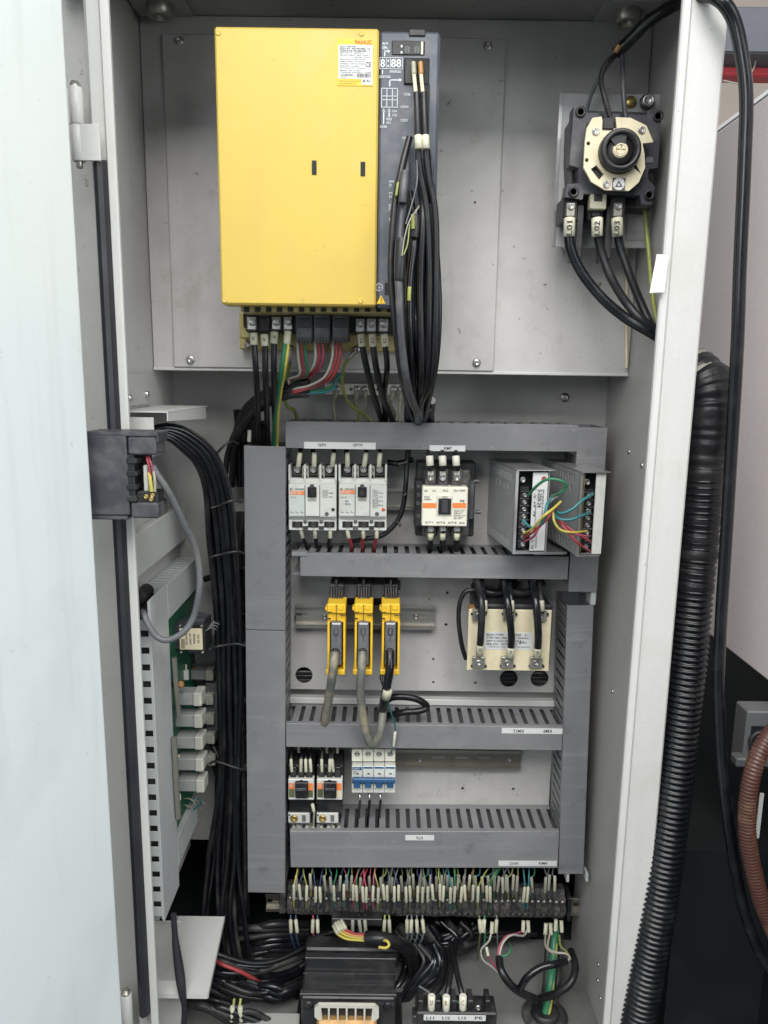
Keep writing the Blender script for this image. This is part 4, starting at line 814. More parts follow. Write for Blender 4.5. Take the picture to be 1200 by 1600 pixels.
for k, (x, xb, mt) in enumerate(((470, 478, 'cable'), (493, 494, 'cable'), (517, 513, 'cable'), (543, 549, 'wred'), (568, 566, 'wred'), (590, 585, 'wred'))):
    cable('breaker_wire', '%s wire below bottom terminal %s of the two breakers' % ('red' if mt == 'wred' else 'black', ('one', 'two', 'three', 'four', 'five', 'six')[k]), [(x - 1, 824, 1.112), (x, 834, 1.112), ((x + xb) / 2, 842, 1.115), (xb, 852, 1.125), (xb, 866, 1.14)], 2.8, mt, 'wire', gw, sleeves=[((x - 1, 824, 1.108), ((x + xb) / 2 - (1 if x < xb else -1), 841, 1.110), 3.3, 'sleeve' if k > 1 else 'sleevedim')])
cable('loose_cable', 'black cable with tie tails curving right of the breakers', [(640, 690, 1.12), (636, 720, 1.12), (634, 755, 1.115), (630, 790, 1.115), (620, 815, 1.115), (598, 836, 1.115), (570, 842, 1.12), (550, 846, 1.13)], 4.2, 'cable', 'cable')
cable('loose_cable', 'black cable lying across the gap under the top duct', [(606, 722, 1.14), (622, 724, 1.135), (645, 718, 1.14)], 4.5, 'cable', 'cable')
for (a, b_) in (((636, 771), (630, 775)), ((622, 815), (626, 823)), ((636, 722), (622, 726))):
    MB().cyl(at(a[0], a[1], 1.108), at(b_[0], b_[1], 1.105), .0022, n=8).out('cable_tie', 'black', None, label='black cable tie tail on the loose cable at height %s' % {771: 'of the breaker toggles', 815: 'of the lower terminals', 722: 'of the upper terminals'}[a[1]], cat='cable tie')
# ================================================================== contactor
ct = T('contactor', 'cream faced contactor with orange band and black side blocks', 'contactor', at(697, 845, YL))
MB().px(650, 722, 742, 838, 1.12, YL - .012, .002).out('base', 'black', ct)
MB().px(648, 752, 662, 824, 1.092, 1.13, .0015).out('auxiliary_block', 'black', ct); MB().px(733, 752, 741, 812, 1.096, 1.13, .0015).out('auxiliary_block', 'darkgrey', ct)
MB().px(661, 735, 734, 838, 1.095, 1.12, .0015).out('body', 'blackdusty', ct)
fc = MB().px(659.5, 761, 730.5, 822.5, 1.072, 1.095, .0015).out('front_cover', 'creamwhite', ct)
for (x0, x1) in ((660.5, 682), (706, 728.5)): MB().px(x0, 786, x1, 794, 1.0716, 1.072).out('orange_band', 'orange', fc)
wl = MB().px(682, 774, 707, 806, 1.0705, 1.073, .001).out('actuator_frame', 'creamwhite', fc)
MB().px(685, 779, 705, 804, 1.0685, 1.0705, .001).out('actuator', 'black', wl); MB().px(690, 782, 700, 802, 1.064, 1.0685, .001).out('actuator_bridge', 'darkgrey', wl); MB().px(691, 775, 699, 779, 1.0698, 1.0705).out('actuator_notch', 'sleevedim', wl)
for (s_, a, b_, c, d) in (('A1', 663, 765, 668, 768.5), ('1/L1', 676, 765, 681, 768), ('3/L2', 692, 765, 700, 768), ('5/L3 13NO', 709, 765, 727, 768), ('SC-N1', 663, 775, 671, 778), ('SC65BAA', 663, 779, 674, 781.5), ('FE', 719, 781, 726, 785), ('2/T1  4/T2  6/T3  A2', 664, 815, 726, 818)): txtp(s_, a, b_, c, d, 1.0713, fc, 'inkgrey')
for k in range(6): txtp(('AC3 220V 15kW', '380V 22', '500V 25', '660V 22', 'Ith 80A', 'IEC 947')[k], 709, 796 + k * 2.7, 727 - (k % 3) * 3, 797.8 + k * 2.7, 1.0713, fc, 'inkgrey')
for k, x in enumerate((673, 692, 714)):
    MB().px(x - 8, 733, x + 8, 760, 1.086, 1.10, .0012).out('terminal_block', 'blackdusty', ct)
    screw(ct, x, 746, 1.0835, 5.6, name='terminal_screw'); MB().px(x - 4.5, 732, x + 4.5, 742, 1.0838, 1.086, .001).out('terminal_lug', 'creamwhite', ct)
    MB().px(x - 8, 823, x + 8, 840, 1.088, 1.10, .0012).out('terminal_block', 'blackdusty', ct); screw(ct, x, 827, 1.085, 5.4, name='terminal_screw')
for k, y in enumerate((757, 770, 783, 803)): txtp(('A', '5', 'B', '8')[k], 651, y, 657, y + 6, 1.0915, ct, 'inkgrey')
for (px, py) in ((740, 752), (743, 800)): MB().lathe(at(px, py, 1.10), (1, 0, 0), [(.003, 0), (.003, .008)], 8).out('side_pin', 'darkgrey', ct)
for k, (x, xt) in enumerate(((673, 671), (692, 691), (714, 712))):
    cable('contactor_wire', '%s wire with thick pale sleeve above the cream contactor' % ('left-hand', 'middle', 'right-hand')[k], [(x, 735, 1.082), (xt + .5, 722, 1.08), (xt, 708, 1.09), (xt, 690, 1.12)], 5.2, 'cable', 'wire', 'contactor wires', sleeves=[((xt + 1, 728, 1.078), (xt, 712, 1.080), 6.0, 'creamwhite')])
    cable('contactor_wire', '%s wire leaving below the cream contactor' % ('left-hand', 'middle', 'right-hand')[k], [(x, 828, 1.088), (x, 842, 1.09), (x - 1, 854, 1.11), (x - 1, 870, 1.14)], 4.6, 'cable', 'wire', 'contactor wires', sleeves=[((x, 834, 1.083), (x - .5, 843, 1.086), 4.6, 'sleeve')])
# ================================================================== switching power supplies
def psu(px0, y0, y1, yf, depth, wd, yaw, label, first):
    o = at(px0, (y0 + y1) / 2, yf); z0, z1 = at(px0, y1, yf).z, at(px0, y0, yf).z; x0 = o.x
    t = T('power_supply', label, 'power supply', (x0, yf, z0), 'switching power supplies', (0, 0, yaw))
    th = .0014; yb = yf + depth
    # side sheets with real ventilation slits
    def slit(cy, cz, L): return [(cy - .0024, cz - L), (cy + .0024, cz - L - .002), (cy + .0024, cz + L - .002), (cy - .0024, cz + L)]
    S = []
    n = int(depth / .0105) - 3
    for i in range(n):
        cy = yf + .024 + i * .0105
        S += [slit(cy, z1 - .011, .006), slit(cy, z0 + .012, .006)]
        if i % 2: S += [slit(cy, z1 - .026, .005)]
    S += [circ(yf + .03, z0 + .05, .0016, 8), circ(yf + .03, z1 - .035, .0016, 8), circ(yb - .05, z0 + .055, .0016, 8)]
    MB().plate([(yf + .001, z0), (yb, z0), (yb, z1), (yf + .001, z1)], S, 'x', x0, x0 + th).out('side_panel', 'alupaint', t)
    MB().bx(x0 + th, x0 + wd, yf + .004, yb, z0, z0 + th).out('bottom_panel', 'alupaint', t)
    MB().bx(x0 - .0004, x0 + wd + .004, yf - .006, yb, z1, z1 + th).out('top_panel', 'alu', t)
    S2 = []
    for i in range(n):
        for j in range(4):
            cx = x0 + .008 + j * .011; cy = yf + .02 + i * .0062; S2.append([(cx - .004, cy - .0008), (cx + .004, cy - .0008), (cx + .004, cy + .0008), (cx - .004, cy + .0008)])
    MB().bx(x0 + wd - th, x0 + wd, yf + .002, yb, z0, z1).out('side_panel', 'alupaint', t)
    MB().bx(x0 - .0007, x0 + .0035, yf - .0012, yf + .003, z0 - .001, z1).out('front_edge', 'alu', t)
    MB().bx(x0, x0 + wd - .002, yf - .001, yf + .004, z0 - .0015, z0 + .001).out('bottom_lip', 'alu', t)
    MB().bx(x0 + .0045, x0 + wd - .002, yf + .018, yb - .002, z0 + .003, z1 - .003).out('dark_liner', 'void', t)  # solid black liner standing in for shade behind the ventilation slits
    MB().bx(x0 + .008, x0 + .021, yf + .003, yf + .018, z0 + .006, z1 - .024, .001).out('terminal_block', 'black', t)
    for k in range(8):
        zz_ = z0 + .012 + k * .0102
        MB().bx(x0 + .0075, x0 + .0215, yf + .0005, yf + .003, zz_ + .0045, zz_ + .0056).out('terminal_barrier', 'darkgrey', t)
        inst('terminal_screw', SCREW, t, (x0 + .0145, yf + .0015, zz_), .0033)
    inst('adjust_screw', SCREW, t, (x0 + .012, yf + .006, z1 - .014), .0045)
    return t, x0, z0, z1
ps1, px0_, pz0, pz1 = psu(804, 735, 864, 1.03, .145, .05, math.radians(7.5), 'silver power supply with a red logo on its label strip', True)
f1 = 1.03
lbw = MB().bx(px0_ + .0245, px0_ + .0465, f1 - .0004, f1 + .001, pz0 + .003, pz1 - .003).out('label_strip', 'label', ps1)
def vtxt(s_, cx, cz, w_, h_, mt='ink'): txt(s_, cx, cz, w_, h_, f1 - .0008, lbw, mt, roll=-math.pi / 2)
vtxt('S-250-24', px0_ + .0355, pz1 - .040, .026, .0062); vtxt('INPUT: 200-240VAC 3.2A  OUTPUT: 24V 10A', px0_ + .0405, pz1 - .052, .05, .0026, 'inkgrey'); vtxt('Switching Power Supply', px0_ + .0305, pz1 - .070, .04, .0024, 'inkgrey'); vtxt('-V  -V  +V  +V', px0_ + .0285, pz1 - .044, .045, .004)
vtxt('CAUTION: LIVE PARTS INSIDE', px0_ + .0335, pz0 + .022, .03, .0022, 'inkgrey'); vtxt('L  N', px0_ + .0285, pz0 + .012, .012, .004)
lg = MB(); lc = (px0_ + .0405, pz1 - .012)
for k in range(7): g_ = k * 2 * math.pi / 7; r_ = 0 if k == 6 else .0024; lg.prism(circ(lc[0] + r_ * math.cos(g_ * 7 / 6), lc[1] + r_ * math.sin(g_ * 7 / 6), .0015, 8), 'y', f1 - .0009 - .00002 * k, f1 - .0004)
lg.out('red_logo', 'wred', lbw)
ps2, qx0, qz0, qz1 = psu(904, 738, 868, 1.005, .16, .036, math.radians(7.0), 'silver power supply at the right end with its terminal side facing out', False)
MB().bx(qx0 + .0046, qx0 + .0056, 1.0035, 1.006, qz0 + .002, qz1 - .002).out('gold_edge', 'brass', ps2); MB().bx(qx0 + .0225, qx0 + .036, 1.0046, 1.007, qz0 + .002, qz1 - .001).out('front_panel', 'offwhite', ps2)
MB().px(840, 862, 893, 866, 1.06, 1.16).out('bracket_foot', 'alu', ps2)
pw = 'power supply jumper wires'
W_ = [('wgreen', 'green wire looping high between the power supplies', [(825, 775, 1.03), (838, 760, 1.005), (855, 749, .99), (876, 751, .985), (885, 760, .99), (872, 772, 1.0), (862, 775, 1.02)], 2.6),
 ('wteal', 'teal wire from the upper terminal toward the second supply', [(862, 778, 1.0), (855, 788, .985), (851, 806, .98), (846, 818, .985), (838, 826, 1.0), (826, 822, 1.02), (817, 812, 1.03)], 2.8),
 ('wteal', 'teal wire arcing to the upper terminal of the second supply', [(866, 796, 1.0), (876, 802, .99), (893, 796, .985), (910, 782, .99), (926, 772, 1.005)], 2.7),
 ('wteal', 'teal wire arcing to the lower terminal of the second supply', [(866, 800, 1.0), (872, 810, .985), (890, 812, .98), (908, 806, .985), (922, 801, 1.003)], 2.7),
 ('wyellow', 'yellow wire from the first supply into the jumper bundle', [(818, 834, 1.03), (832, 826, 1.0), (850, 806, .975), (864, 795, .98), (876, 784, 1.0)], 2.3),
 ('wyellow', 'yellow wire from jumper bundle to the second supply', [(864, 800, .985), (866, 815, .98), (876, 828, .978), (895, 832, .98), (916, 830, 1.002)], 2.3),
 ('wred', 'red wire at the bottom terminals of the first supply', [(819, 840, 1.03), (832, 832, 1.0), (848, 818, .985), (860, 805, .985), (872, 788, 1.0)], 2.2),
 ('wpink', 'pink wire at the bottom terminals of the first supply', [(820, 846, 1.03), (834, 838, 1.0), (842, 824, .99), (856, 808, .985), (868, 792, 1.0)], 2.2),
 ('wred', 'dark red wire to the lowest terminal of the second supply', [(868, 808, 1.0), (880, 822, .985), (900, 846, .982), (922, 862, 1.003)], 2.2),
 ('wred', 'red wire to the fourth terminal of the second supply', [(868, 806, 1.0), (885, 822, .988), (905, 836, .985), (922, 846, 1.003)], 2.2),
 ('wpink', 'pink wire between the two lowest supply terminals', [(868, 805, 1.0), (885, 828, .986), (905, 836, .985), (920, 838, 1.003)], 2.2),
 ('wgrey', 'grey wire through the middle of the jumper bundle', [(852, 800, 1.0), (862, 782, .99), (872, 776, 1.0), (880, 770, 1.03)], 2.2)]
for (mt, lb_, pts, r) in W_: cable('jumper_wire', lb_, pts, r * .88, mt, 'wire', pw)
for k, y in enumerate((1050, 1056, 1062, 1069)):  # black tubes added behind the plate so its holes read dark
    cable('hole_darkener', 'added black tube behind the plate that darkens its round holes, %s of four' % ('topmost', 'second', 'third', 'lowest')[k], [(440, y, 1.181), (600, y + 1, 1.182), (760, y + 2, 1.181), (880, y + 3, 1.181)], 6.2, 'cable', 'cable', 'added tubes darkening the plate holes')
# ================================================================== three yellow connector units
def yunit(x, k, label):
    t = T('connector_unit', label, 'connector unit', at(x + 14, 1056, YL), 'yellow connector units')
    MB().px(x + 2, 946, x + 27, 1050, 1.085, 1.15, .001).out('body', 'darkgrey', t)
    for (a, b_) in ((x + .5, x + 4), (x + 25, x + 28.5)): MB().px(a, 972, b_, 1048, 1.058, 1.09, .0012).out('side_rail', 'yellow2', t)
    MB().px(x, 944, x + 29, 959, 1.062, 1.10, .0015).out('top_block', 'yellow2', t)
    MB().px(x + 1, 959, x + 28, 973, 1.066, 1.10, .0015).out('shoulder', 'yellow2', t)
    MB().px(x - 2, 1047, x + 10, 1055, 1.056, 1.10, .0012).out('lower_clip', 'yellow2', t); MB().px(x + 16, 1047, x + 28, 1055, 1.056, 1.10, .0012).out('lower_clip', 'yellow2', t)
    MB().px(x + 8, 946, x + 12, 957, 1.0605, 1.062, .0005).out('latch', 'yellow2', t); MB().px(x + 17, 945, x + 25, 953, 1.0602, 1.062, .0005).out('latch', 'yellow2', t)
    MB().px(x + 14, 945, x + 15, 972, 1.0612, 1.063).out('split_line', 'ink', t)
    for (a, b_, c, d) in ((1, 956, 7, 957.5), (1, 966, 6, 967.5), (20, 961, 28, 962)): MB().px(x + a, b_, x + c, d, 1.0612, 1.063).out('recess_line', 'ink', t)
    MB().px(x - 3, 949, x + .5, 954, 1.064, 1.08, .0008).out('ear', 'yellow2', t)
    pg = MB().px(x + 5.5, 973, x + 22.5, 1040, 1.056, 1.085, .0018).out('plug', 'cablegrey', t, label='grey plug inside the yellow frame')
    MB().px(x + 10, 981, x + 18, 993, 1.0552, 1.0562).out('plug_window', 'darkgrey', pg); MB().px(x + 12.5, 983, x + 15.5, 991, 1.0535, 1.0552).out('plug_latch', 'cablegrey', pg)
    MB().px(x + 8, 974, x + 21, 976, 1.0552, 1.057).out('plug_print', 'label', pg); MB().px(x + 13.6, 993, x + 14.4, 1002, 1.0553, 1.0562).out('plug_seam', 'ink', pg)
    MB().lathe(at(x + 13, 1018, 1.058), (0, -1, -.25), [(pm(7.2, 515, 1018, 1.056), 0), (pm(7.2, 515, 1018, 1.056), .004), (pm(6, 515, 1018, 1.056), .005)], 18).out('strain_relief', 'black', pg)
    # upper rear: ribbed dark block
    MB().px(x + 4, 914, x + 26, 945, 1.095, 1.15, .001).out('rear_block', 'black', t)
    for q in range(5): MB().px(x + 6 + q * 4, 918, x + 8 + q * 4, 945, 1.089, 1.096).out('rib', 'darkgrey', t)
    MB().px(x + 13, 907, x + 16, 920, 1.09, 1.12).out('top_pin', 'black', t)
    return t
for k, (x, lb_) in enumerate(((511, 'yellow connector unit with the dirty pale cable, first of three'), (553.5, 'middle yellow connector unit with a looping dusty grey cable'), (596, 'yellow connector unit with thick black cable, last of three'))): yunit(x, k, lb_)
br = T('unit_bracket', 'grey bracket with two rounded tabs behind the yellow units', 'bracket', at(568, 940, YL - .02))
MB().px(516, 908, 626, 922, 1.15, 1.16, .001).out('strip', 'darkgrey', br)
for x in (546, 588): MB().prism([(at(px, py, 1.125).x, at(px, py, 1.125).z) for px, py in ((x - 13, 912), (x + 13, 912), (x + 13, 925), (x + 8, 933), (x - 8, 933), (x - 13, 925))], 'y', 1.12, 1.15).out('tab', 'cablegrey', br)
cable('unit_cable', 'dirty pale cable from the first yellow unit into the duct', [(523, 1018, 1.05), (521, 1040, 1.043), (518, 1065, 1.05), (513, 1095, 1.07), (509, 1120, 1.085), (507, 1132, 1.098), (506, 1150, 1.13)], 7.0, 'cabledirty', n=12)
cable('unit_cable', 'dusty grey cable looping in front of the duct from the middle unit', [(566, 1018, 1.05), (565, 1045, 1.04), (563, 1075, 1.045), (566, 1110, 1.055), (571, 1140, 1.065), (580, 1163, 1.07), (592, 1150, 1.065), (597, 1125, 1.068), (600, 1105, 1.09), (603, 1108, 1.13)], 6.6, 'cabledirty', n=12)
cable('unit_cable', 'thick black cable from the last yellow unit with white sleeve', [(609, 1018, 1.05), (609, 1045, 1.04), (605, 1070, 1.045), (600, 1095, 1.06), (597, 1118, 1.09), (596, 1140, 1.13)], 7.4, 'cable', n=12, sleeves=[((606, 1078, 1.043), (603, 1090, 1.05), 7.6, 'sleeve')])
cable('loose_cable', 'black cable coiled on the third duct beside the yellow units', [(600, 1100, 1.10), (612, 1090, 1.09), (635, 1089, 1.09), (655, 1094, 1.09), (667, 1104, 1.095), (655, 1111, 1.09), (630, 1113, 1.09), (606, 1118, 1.10)], 5.2)
for k in range(3): cable('loose_cable', 'small black ribbed cable strand %s the thick black unit cable' % ('left of', 'just under', 'beside')[k], [(597 + k * 3, 1045, 1.07), (596 + k * 3, 1060, 1.06), (600 + k * 2, 1075, 1.06), (598 + k * 3, 1110, 1.10)], 3.0, 'cable', 'cable')
o = cable('thin_wire', 'thin teal wire with white sleeve dropping to the four pole breaker', [(606, 1090, 1.05), (610, 1110, 1.06), (617, 1132, 1.075), (617.5, 1142, 1.08), (614, 1165, 1.09), (611, 1176, 1.10)], 1.3, 'wteal', 'wire', sleeves=[((617.5, 1144, 1.077), (615, 1166, 1.083), 2.3, 'creamwhite')])
# ================================================================== reactor
rt = T('line_reactor', 'cream fronted line reactor with six terminals and a copper coil', 'reactor', at(792, 1052, YL))
YR = 1.075
fp = MB().px(731, 953, 860, 1048, YR, YR + .004, .0008).out('front_plate', 'cream', rt)
fp_lab = MB().px(757, 988, 833, 1015, YR - .0005, YR).out('rating_label', 'label', fp)
for k, (s_, a, b_) in enumerate((('REACTOR   AC LINE   3~', 760, 826), ('TYPE A81L-0001-0155  50/60Hz', 760, 826), ('240V 0.12mH 45A CLASS F', 760, 815), ('SER.NO. 14Y3BR182', 760, 808), ('FANUC LTD  MADE IN JAPAN', 764, 828))): txtp(s_, a, 990.5 + k * 4.8, b_, 993.5 + k * 4.8, YR - .0008, fp_lab, 'ink' if k < 4 else 'inkgrey')
txtp('RU', 816, 1002, 823, 1006, YR - .0008, fp_lab, 'ink', 'mark'); txtp('\u0394', 811, 1001, 815, 1006, YR - .0008, fp_lab, 'ink', 'mark')
MB().px(741, 945, 862, 1040, YR + .008, YL - .01, .003).out('core', 'lam', rt)
MB().lathe(at(738, 992, 1.125), (1, 0, 0), [(.026, 0), (.036, .004), (.038, .02), (.038, .1), (.036, .115), (.026, .12)], 28).out('coil', 'copper', rt)
for k in range(5): q = at(733, 956 + k * 19, YR + .012); MB().bx(q.x, q.x + .012, q.y - .004, q.y + .02, q.z - .007, q.z + .007, .003).out('coil_wrap', 'cream' if k % 2 else 'copper', rt)
for j, (y, xs) in enumerate(((962, (748, 796, 845)), (1036, (748, 793, 838)))):
    for i, x in enumerate(xs):
        o = MB().px(x - 9.5, y - 9, x + 9.5, y + 9, YR - .007, YR - .0002, .001).out('terminal', 'zinc', rt); screw(rt, x, y, YR - .0095, 4.8, name='terminal_screw')
        for s_ in (-1, 1): MB().lathe(at(x + s_ * 10.2, y + (4 if j else -3), YR), (0, -1, 0), [(.0022, 0), (.0022, .003), (.001, .004)], 8).out('clip_pin', 'black', o)
for k, (xt, xb, yb_) in enumerate(((747, 750, 1013), (788, 798, 1017), (832, 840, 1018))):
    o = cable('reactor_lead', '%s black lead curving down to the lower reactor terminals' % ('left-hand', 'middle', 'right-hand')[k], [(xt - 6, 895, 1.12), (xt, 915, 1.085), (xt + 5, 940, 1.058), ((xt + xb) / 2 + 4, 970, 1.052), (xb + 1, 995, 1.056), (xb, yb_ - 4, 1.064)], 5.8, 'cable', 'cable', 'reactor leads', n=11, sleeves=[((xb, yb_ - 6, 1.062), (xb - 1, yb_ + 10, 1.066), 5.8, 'sleeve')])
    txtp(('U', 'V', 'W')[k], xb - 2, yb_ - 1, xb + 2, yb_ + 5, 1.0565, o, 'ink')
for k, x in enumerate((757, 799, 846)):
    cable('reactor_lead', '%s rear lead feeding the upper reactor terminals' % ('left-hand', 'middle', 'right-hand')[k], [(x, 958, 1.066), (x, 945, 1.068), (x - 2, 925, 1.08), (x - 4, 900, 1.12)], 4.6, 'cable', 'cable', 'reactor leads', sleeves=[((x, 955, 1.064), (x - .6, 938, 1.066), 5.0, 'sleeve')])
for k, x in enumerate((770, 812)): cable('reactor_lead', 'dark cable loop behind the %s reactor lead' % ('left-hand', 'right-hand')[k], [(x - 30, 912, 1.14), (x - 10, 925, 1.125), (x + 12, 926, 1.125), (x + 36, 908, 1.14)], 7, 'cable', 'cable')
cable('reactor_strap', 'black strap curving around the left side of the reactor', [(742, 922, 1.10), (727, 925, 1.10), (718, 945, 1.10), (717, 975, 1.10), (722, 1010, 1.10), (728, 1030, 1.10)], 3.6, 'cable', 'strap')
# ================================================================== small contactors with overload relays
def smallc(x, k, label):
    t = T('motor_starter', label, 'motor starter', at(x + 20, 1300, YL), 'small motor starters')
    MB().px(x, 1196, x + 41, 1252, 1.105, YL - .012, .0015).out('contactor_body', 'black', t)
    fr = MB().px(x + .5, 1218, x + 40.5, 1250, 1.092, 1.106, .001).out('front_frame', 'offwhite', t)
    MB().px(x + 1.5, 1224, x + 10, 1246, 1.0915, 1.092).out('print_field', 'wolive', fr); MB().px(x + 1.5, 1224, x + 10, 1233, 1.0911, 1.0915).out('orange_band', 'orange', fr)
    MB().px(x + 31, 1224, x + 39, 1246, 1.0915, 1.092).out('print_field', 'wolive' if k == 0 else 'cream', fr); MB().px(x + 31, 1224, x + 39, 1235, 1.0911, 1.0915).out('orange_band', 'orange', fr)
    MB().px(x + 11, 1223, x + 31, 1248, 1.085, 1.092, .0012).out('armature_cover', 'black', fr); MB().px(x + 13, 1232, x + 29, 1236, 1.0835, 1.085, .0005).out('armature_rib', 'darkgrey', fr)
    MB().px(x + 18, 1219, x + 23, 1222.5, 1.0912, 1.092).out('indicator', 'ink', fr); txtp('FE', x + 3, 1226, x + 8, 1229, 1.0909, fr, 'label', 'logo')
    MB().px(x + 1, 1252, x + 40, 1272, 1.112, YL - .02, .0015).out('relay_body', 'black', t)
    rl = MB().px(x, 1271, x + 34, 1286, 1.1085, 1.12, .0008).out('overload_relay', 'offwhite', t)
    inst('current_dial', SCREWB, rl, at(x + 9.5, 1279, 1.107), pm(5.6, x, 1279, 1.09)); MB().lathe(at(x + 9.5, 1279, 1.108), (0, -1, 0), [(pm(6.4, x, 1279, 1.09), 0), (pm(6.2, x, 1279, 1.09), .0006)], 18).out('dial_ring', 'brass', rl)
    MB().px(x + 22, 1274, x + 27.5, 1284, 1.107, 1.1085, .0006).out('reset_button', 'cablegrey', rl); MB().px(x + 1.2, 1272.5, x + 3.2, 1275, 1.108, 1.1085).out('print_dot', 'ink', rl)
    MB().px(x + 1, 1286, x + 38, 1304, 1.11, YL - .02, .0015).out('relay_base', 'black', t)
    for i in range(3):
        cx = x + 8 + i * 12.5; MB().px(cx - 5, 1199, cx + 5, 1216, 1.098, 1.106, .001).out('terminal_block', 'black', t); screw(t, cx, 1208, 1.0965, 4.0, SCREWD, 'terminal_screw'); screw(t, cx, 1291, 1.108, 3.4, SCREWD, 'terminal_screw')
    return t
smallc(450, 0, 'small orange labelled motor starter next to the tall vertical duct'); smallc(494.5, 1, 'small orange labelled motor starter next to the four pole breaker')
for k, (x, lean) in enumerate(((457, -1), (469, 1), (478, 0), (487, -1), (503, 0), (514, 1), (523, -2))):
    cable('starter_wire', 'thin black wire with pale sleeve, number %s from the vertical duct above the motor starters' % ('one', 'two', 'three', 'four', 'five', 'six', 'seven')[k], [(x + lean, 1210, 1.10), (x, 1198, 1.098), (x + lean * 2, 1182, 1.105), (x + 1, 1165, 1.125)], 1.9, 'cable', 'wire', 'motor starter wires', sleeves=[((x + lean, 1206, 1.094), (x + lean * 2 - .5, 1186, 1.096), 2.5, 'sleeve')])
for k, (x, lean) in enumerate(((459, 0), (467, 1), (479, 1), (489, 1), (502, 1), (513, 1), (521, -1), (530, -3))):
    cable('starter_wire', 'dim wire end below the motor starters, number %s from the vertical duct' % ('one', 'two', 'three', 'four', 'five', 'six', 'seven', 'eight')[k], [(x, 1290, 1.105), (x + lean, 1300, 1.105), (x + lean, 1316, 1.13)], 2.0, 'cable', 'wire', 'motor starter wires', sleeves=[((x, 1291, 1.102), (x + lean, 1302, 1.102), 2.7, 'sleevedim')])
for x, y in ((467, 1171), (511, 1172), (527, 1172)): 
    MB().cyl(at(x, y + 4, 1.12), at(x, y - 6, 1.12), .0026, n=8).out('ferrule', 'sleevedim', None, label='pale ferrule under the third duct at the %s' % {467: 'first starter', 511: 'second starter', 527: 'gap before the breaker'}[x], cat='ferrule')
cable('starter_wire', 'pale looped wire between the two motor starters', [(488, 1255, 1.10), (491, 1265, 1.095), (490, 1285, 1.10), (491, 1296, 1.11)], 1.6, 'wclear', 'wire', sleeves=[((488, 1256, 1.096), (490.5, 1268, 1.094), 2.6, 'sleeve')])
# ================================================================== four pole miniature breaker
mb_ = T('miniature_breaker', 'white four pole breaker with a blue linked lever', 'circuit breaker', at(584, 1240, YL))
for k in range(4):
    x = 549.6 + k * 17.2
    p = MB().px(x, 1171, x + 16.6, 1190, 1.108, 1.15, .0008).out('pole', 'creamwhite', mb_)
    MB().px(x, 1188, x + 16.6, 1197.5, 1.112, 1.15).out('shoulder', 'cablegrey', p)
    MB().px(x, 1197.5, x + 16.6, 1239, 1.098, 1.15, .0008).out('front', 'offwhite', p)
    MB().lathe(at(x + 8.4, 1178, 1.108), (0, -1, 0), [(.0044, .0001), (.0040, .0003)], 14).out('screw_well', 'ink', p); inst('terminal_screw', SCREW, p, at(x + 8.4, 1178, 1.1065), pm(3.6, x, 1178, 1.1))
    MB().px(x + 1, 1198.5, x + 15.6, 1201 if k else 1203.5, 1.0976, 1.098).out('blue_print', 'blue', p)
    if k == 0: txtp('CHNT', x + 2, 1199.6, x + 13, 1202.6, 1.0973, p, 'label', 'logo'); txtp('DZ47-60\nC10', x + 2, 1205, x + 9, 1210.5, 1.0975, p, 'inkgrey')
    MB().px(x + 7, 1208, x + 11, 1210.2, 1.0975, 1.098).out('print_mark', 'inkgrey', p)
    MB().px(x + .6, 1217, x + 16, 1231, 1.0972, 1.098).out('lever_slot', 'ink', p)
    MB().px(x + 3.5, 1222, x + 13, 1231.5, 1.089, 1.0972, .001).out('lever', 'blue', p)
    for s_ in (0, 12.6): MB().px(x + .4 + s_, 1225, x + 3.6 + s_, 1232, 1.0955, 1.0975, .0006).out('lever_stop', 'offwhite', p)
MB().px(550.5, 1217.5, 617.5, 1224, 1.0875, 1.095, .0012).out('lever_bar', 'blue', mb_)
for k, x in enumerate((562, 577, 594)):
    cable('breaker_wire', '%s black wire below the four pole breaker' % ('left-hand', 'middle', 'right-hand')[k], [(x, 1240, 1.115), (x + .5, 1252, 1.11), (x - 1, 1268, 1.12), (x - 2, 1290, 1.14)], 2.2, 'cable', 'wire', 'wires below the four pole breaker', sleeves=[((x, 1240, 1.112), (x + .5, 1250, 1.108), 2.3, 'steel')])
# ================================================================== long terminal strip
YT = 1.105
ts = T('terminal_strip', 'long dusty black terminal strip along the bottom of the plate', 'terminal strip', at(665, 1452, 1.15))
a0, a1 = at(447, 1425, YT).x, at(886, 1425, YT).x; NT = 46; pt_ = (a1 - a0) / NT
zc = at(665, 1424, YT).z; tm = MB(); hw = pt_ * .46
tm.prism([(.0, .0285), (-.0, -.0285), (-.014, -.0285), (-.018, -.020), (-.026, -.0175), (-.026, -.006), (-.034, -.0045), (-.034, .0045), (-.026, .006), (-.026, .0175), (-.018, .020), (-.014, .0285)], 'x', -hw, hw)
TMD = mesh_only(tm, 'terminal_block', 'blackdusty')
st_ = MB()
for s_ in (-1, 1): st_.lathe((0, -.0262, s_ * .0118), (0, -1, 0), [(pt_ * .30, -.002), (pt_ * .30, .0004), (pt_ * .1, .0008)], 8)
SCT = mesh_only(st_, 'clamp_screw', 'zinc')
ag = MB().px(412 + 24, 1397, 446, 1428, YT + .005, 1.15, .001).out('end_stop', 'blackdusty', ts); MB().px(887, 1404, 893, 1440, YT + .01, 1.15, .001).out('end_stop', 'black', ts)
for i in range(NT):
    o = inst('terminal_block', TMD, ts, (a0 + (i + .5) * pt_, 1.142 + random.uniform(-.0012, .0012), zc + random.uniform(-.0006, .0006)))
    s2 = bpy.data.objects.new('clamp_screw', SCT); COL.objects.link(s2); s2.parent = o; ORG[s2] = ORG[o]
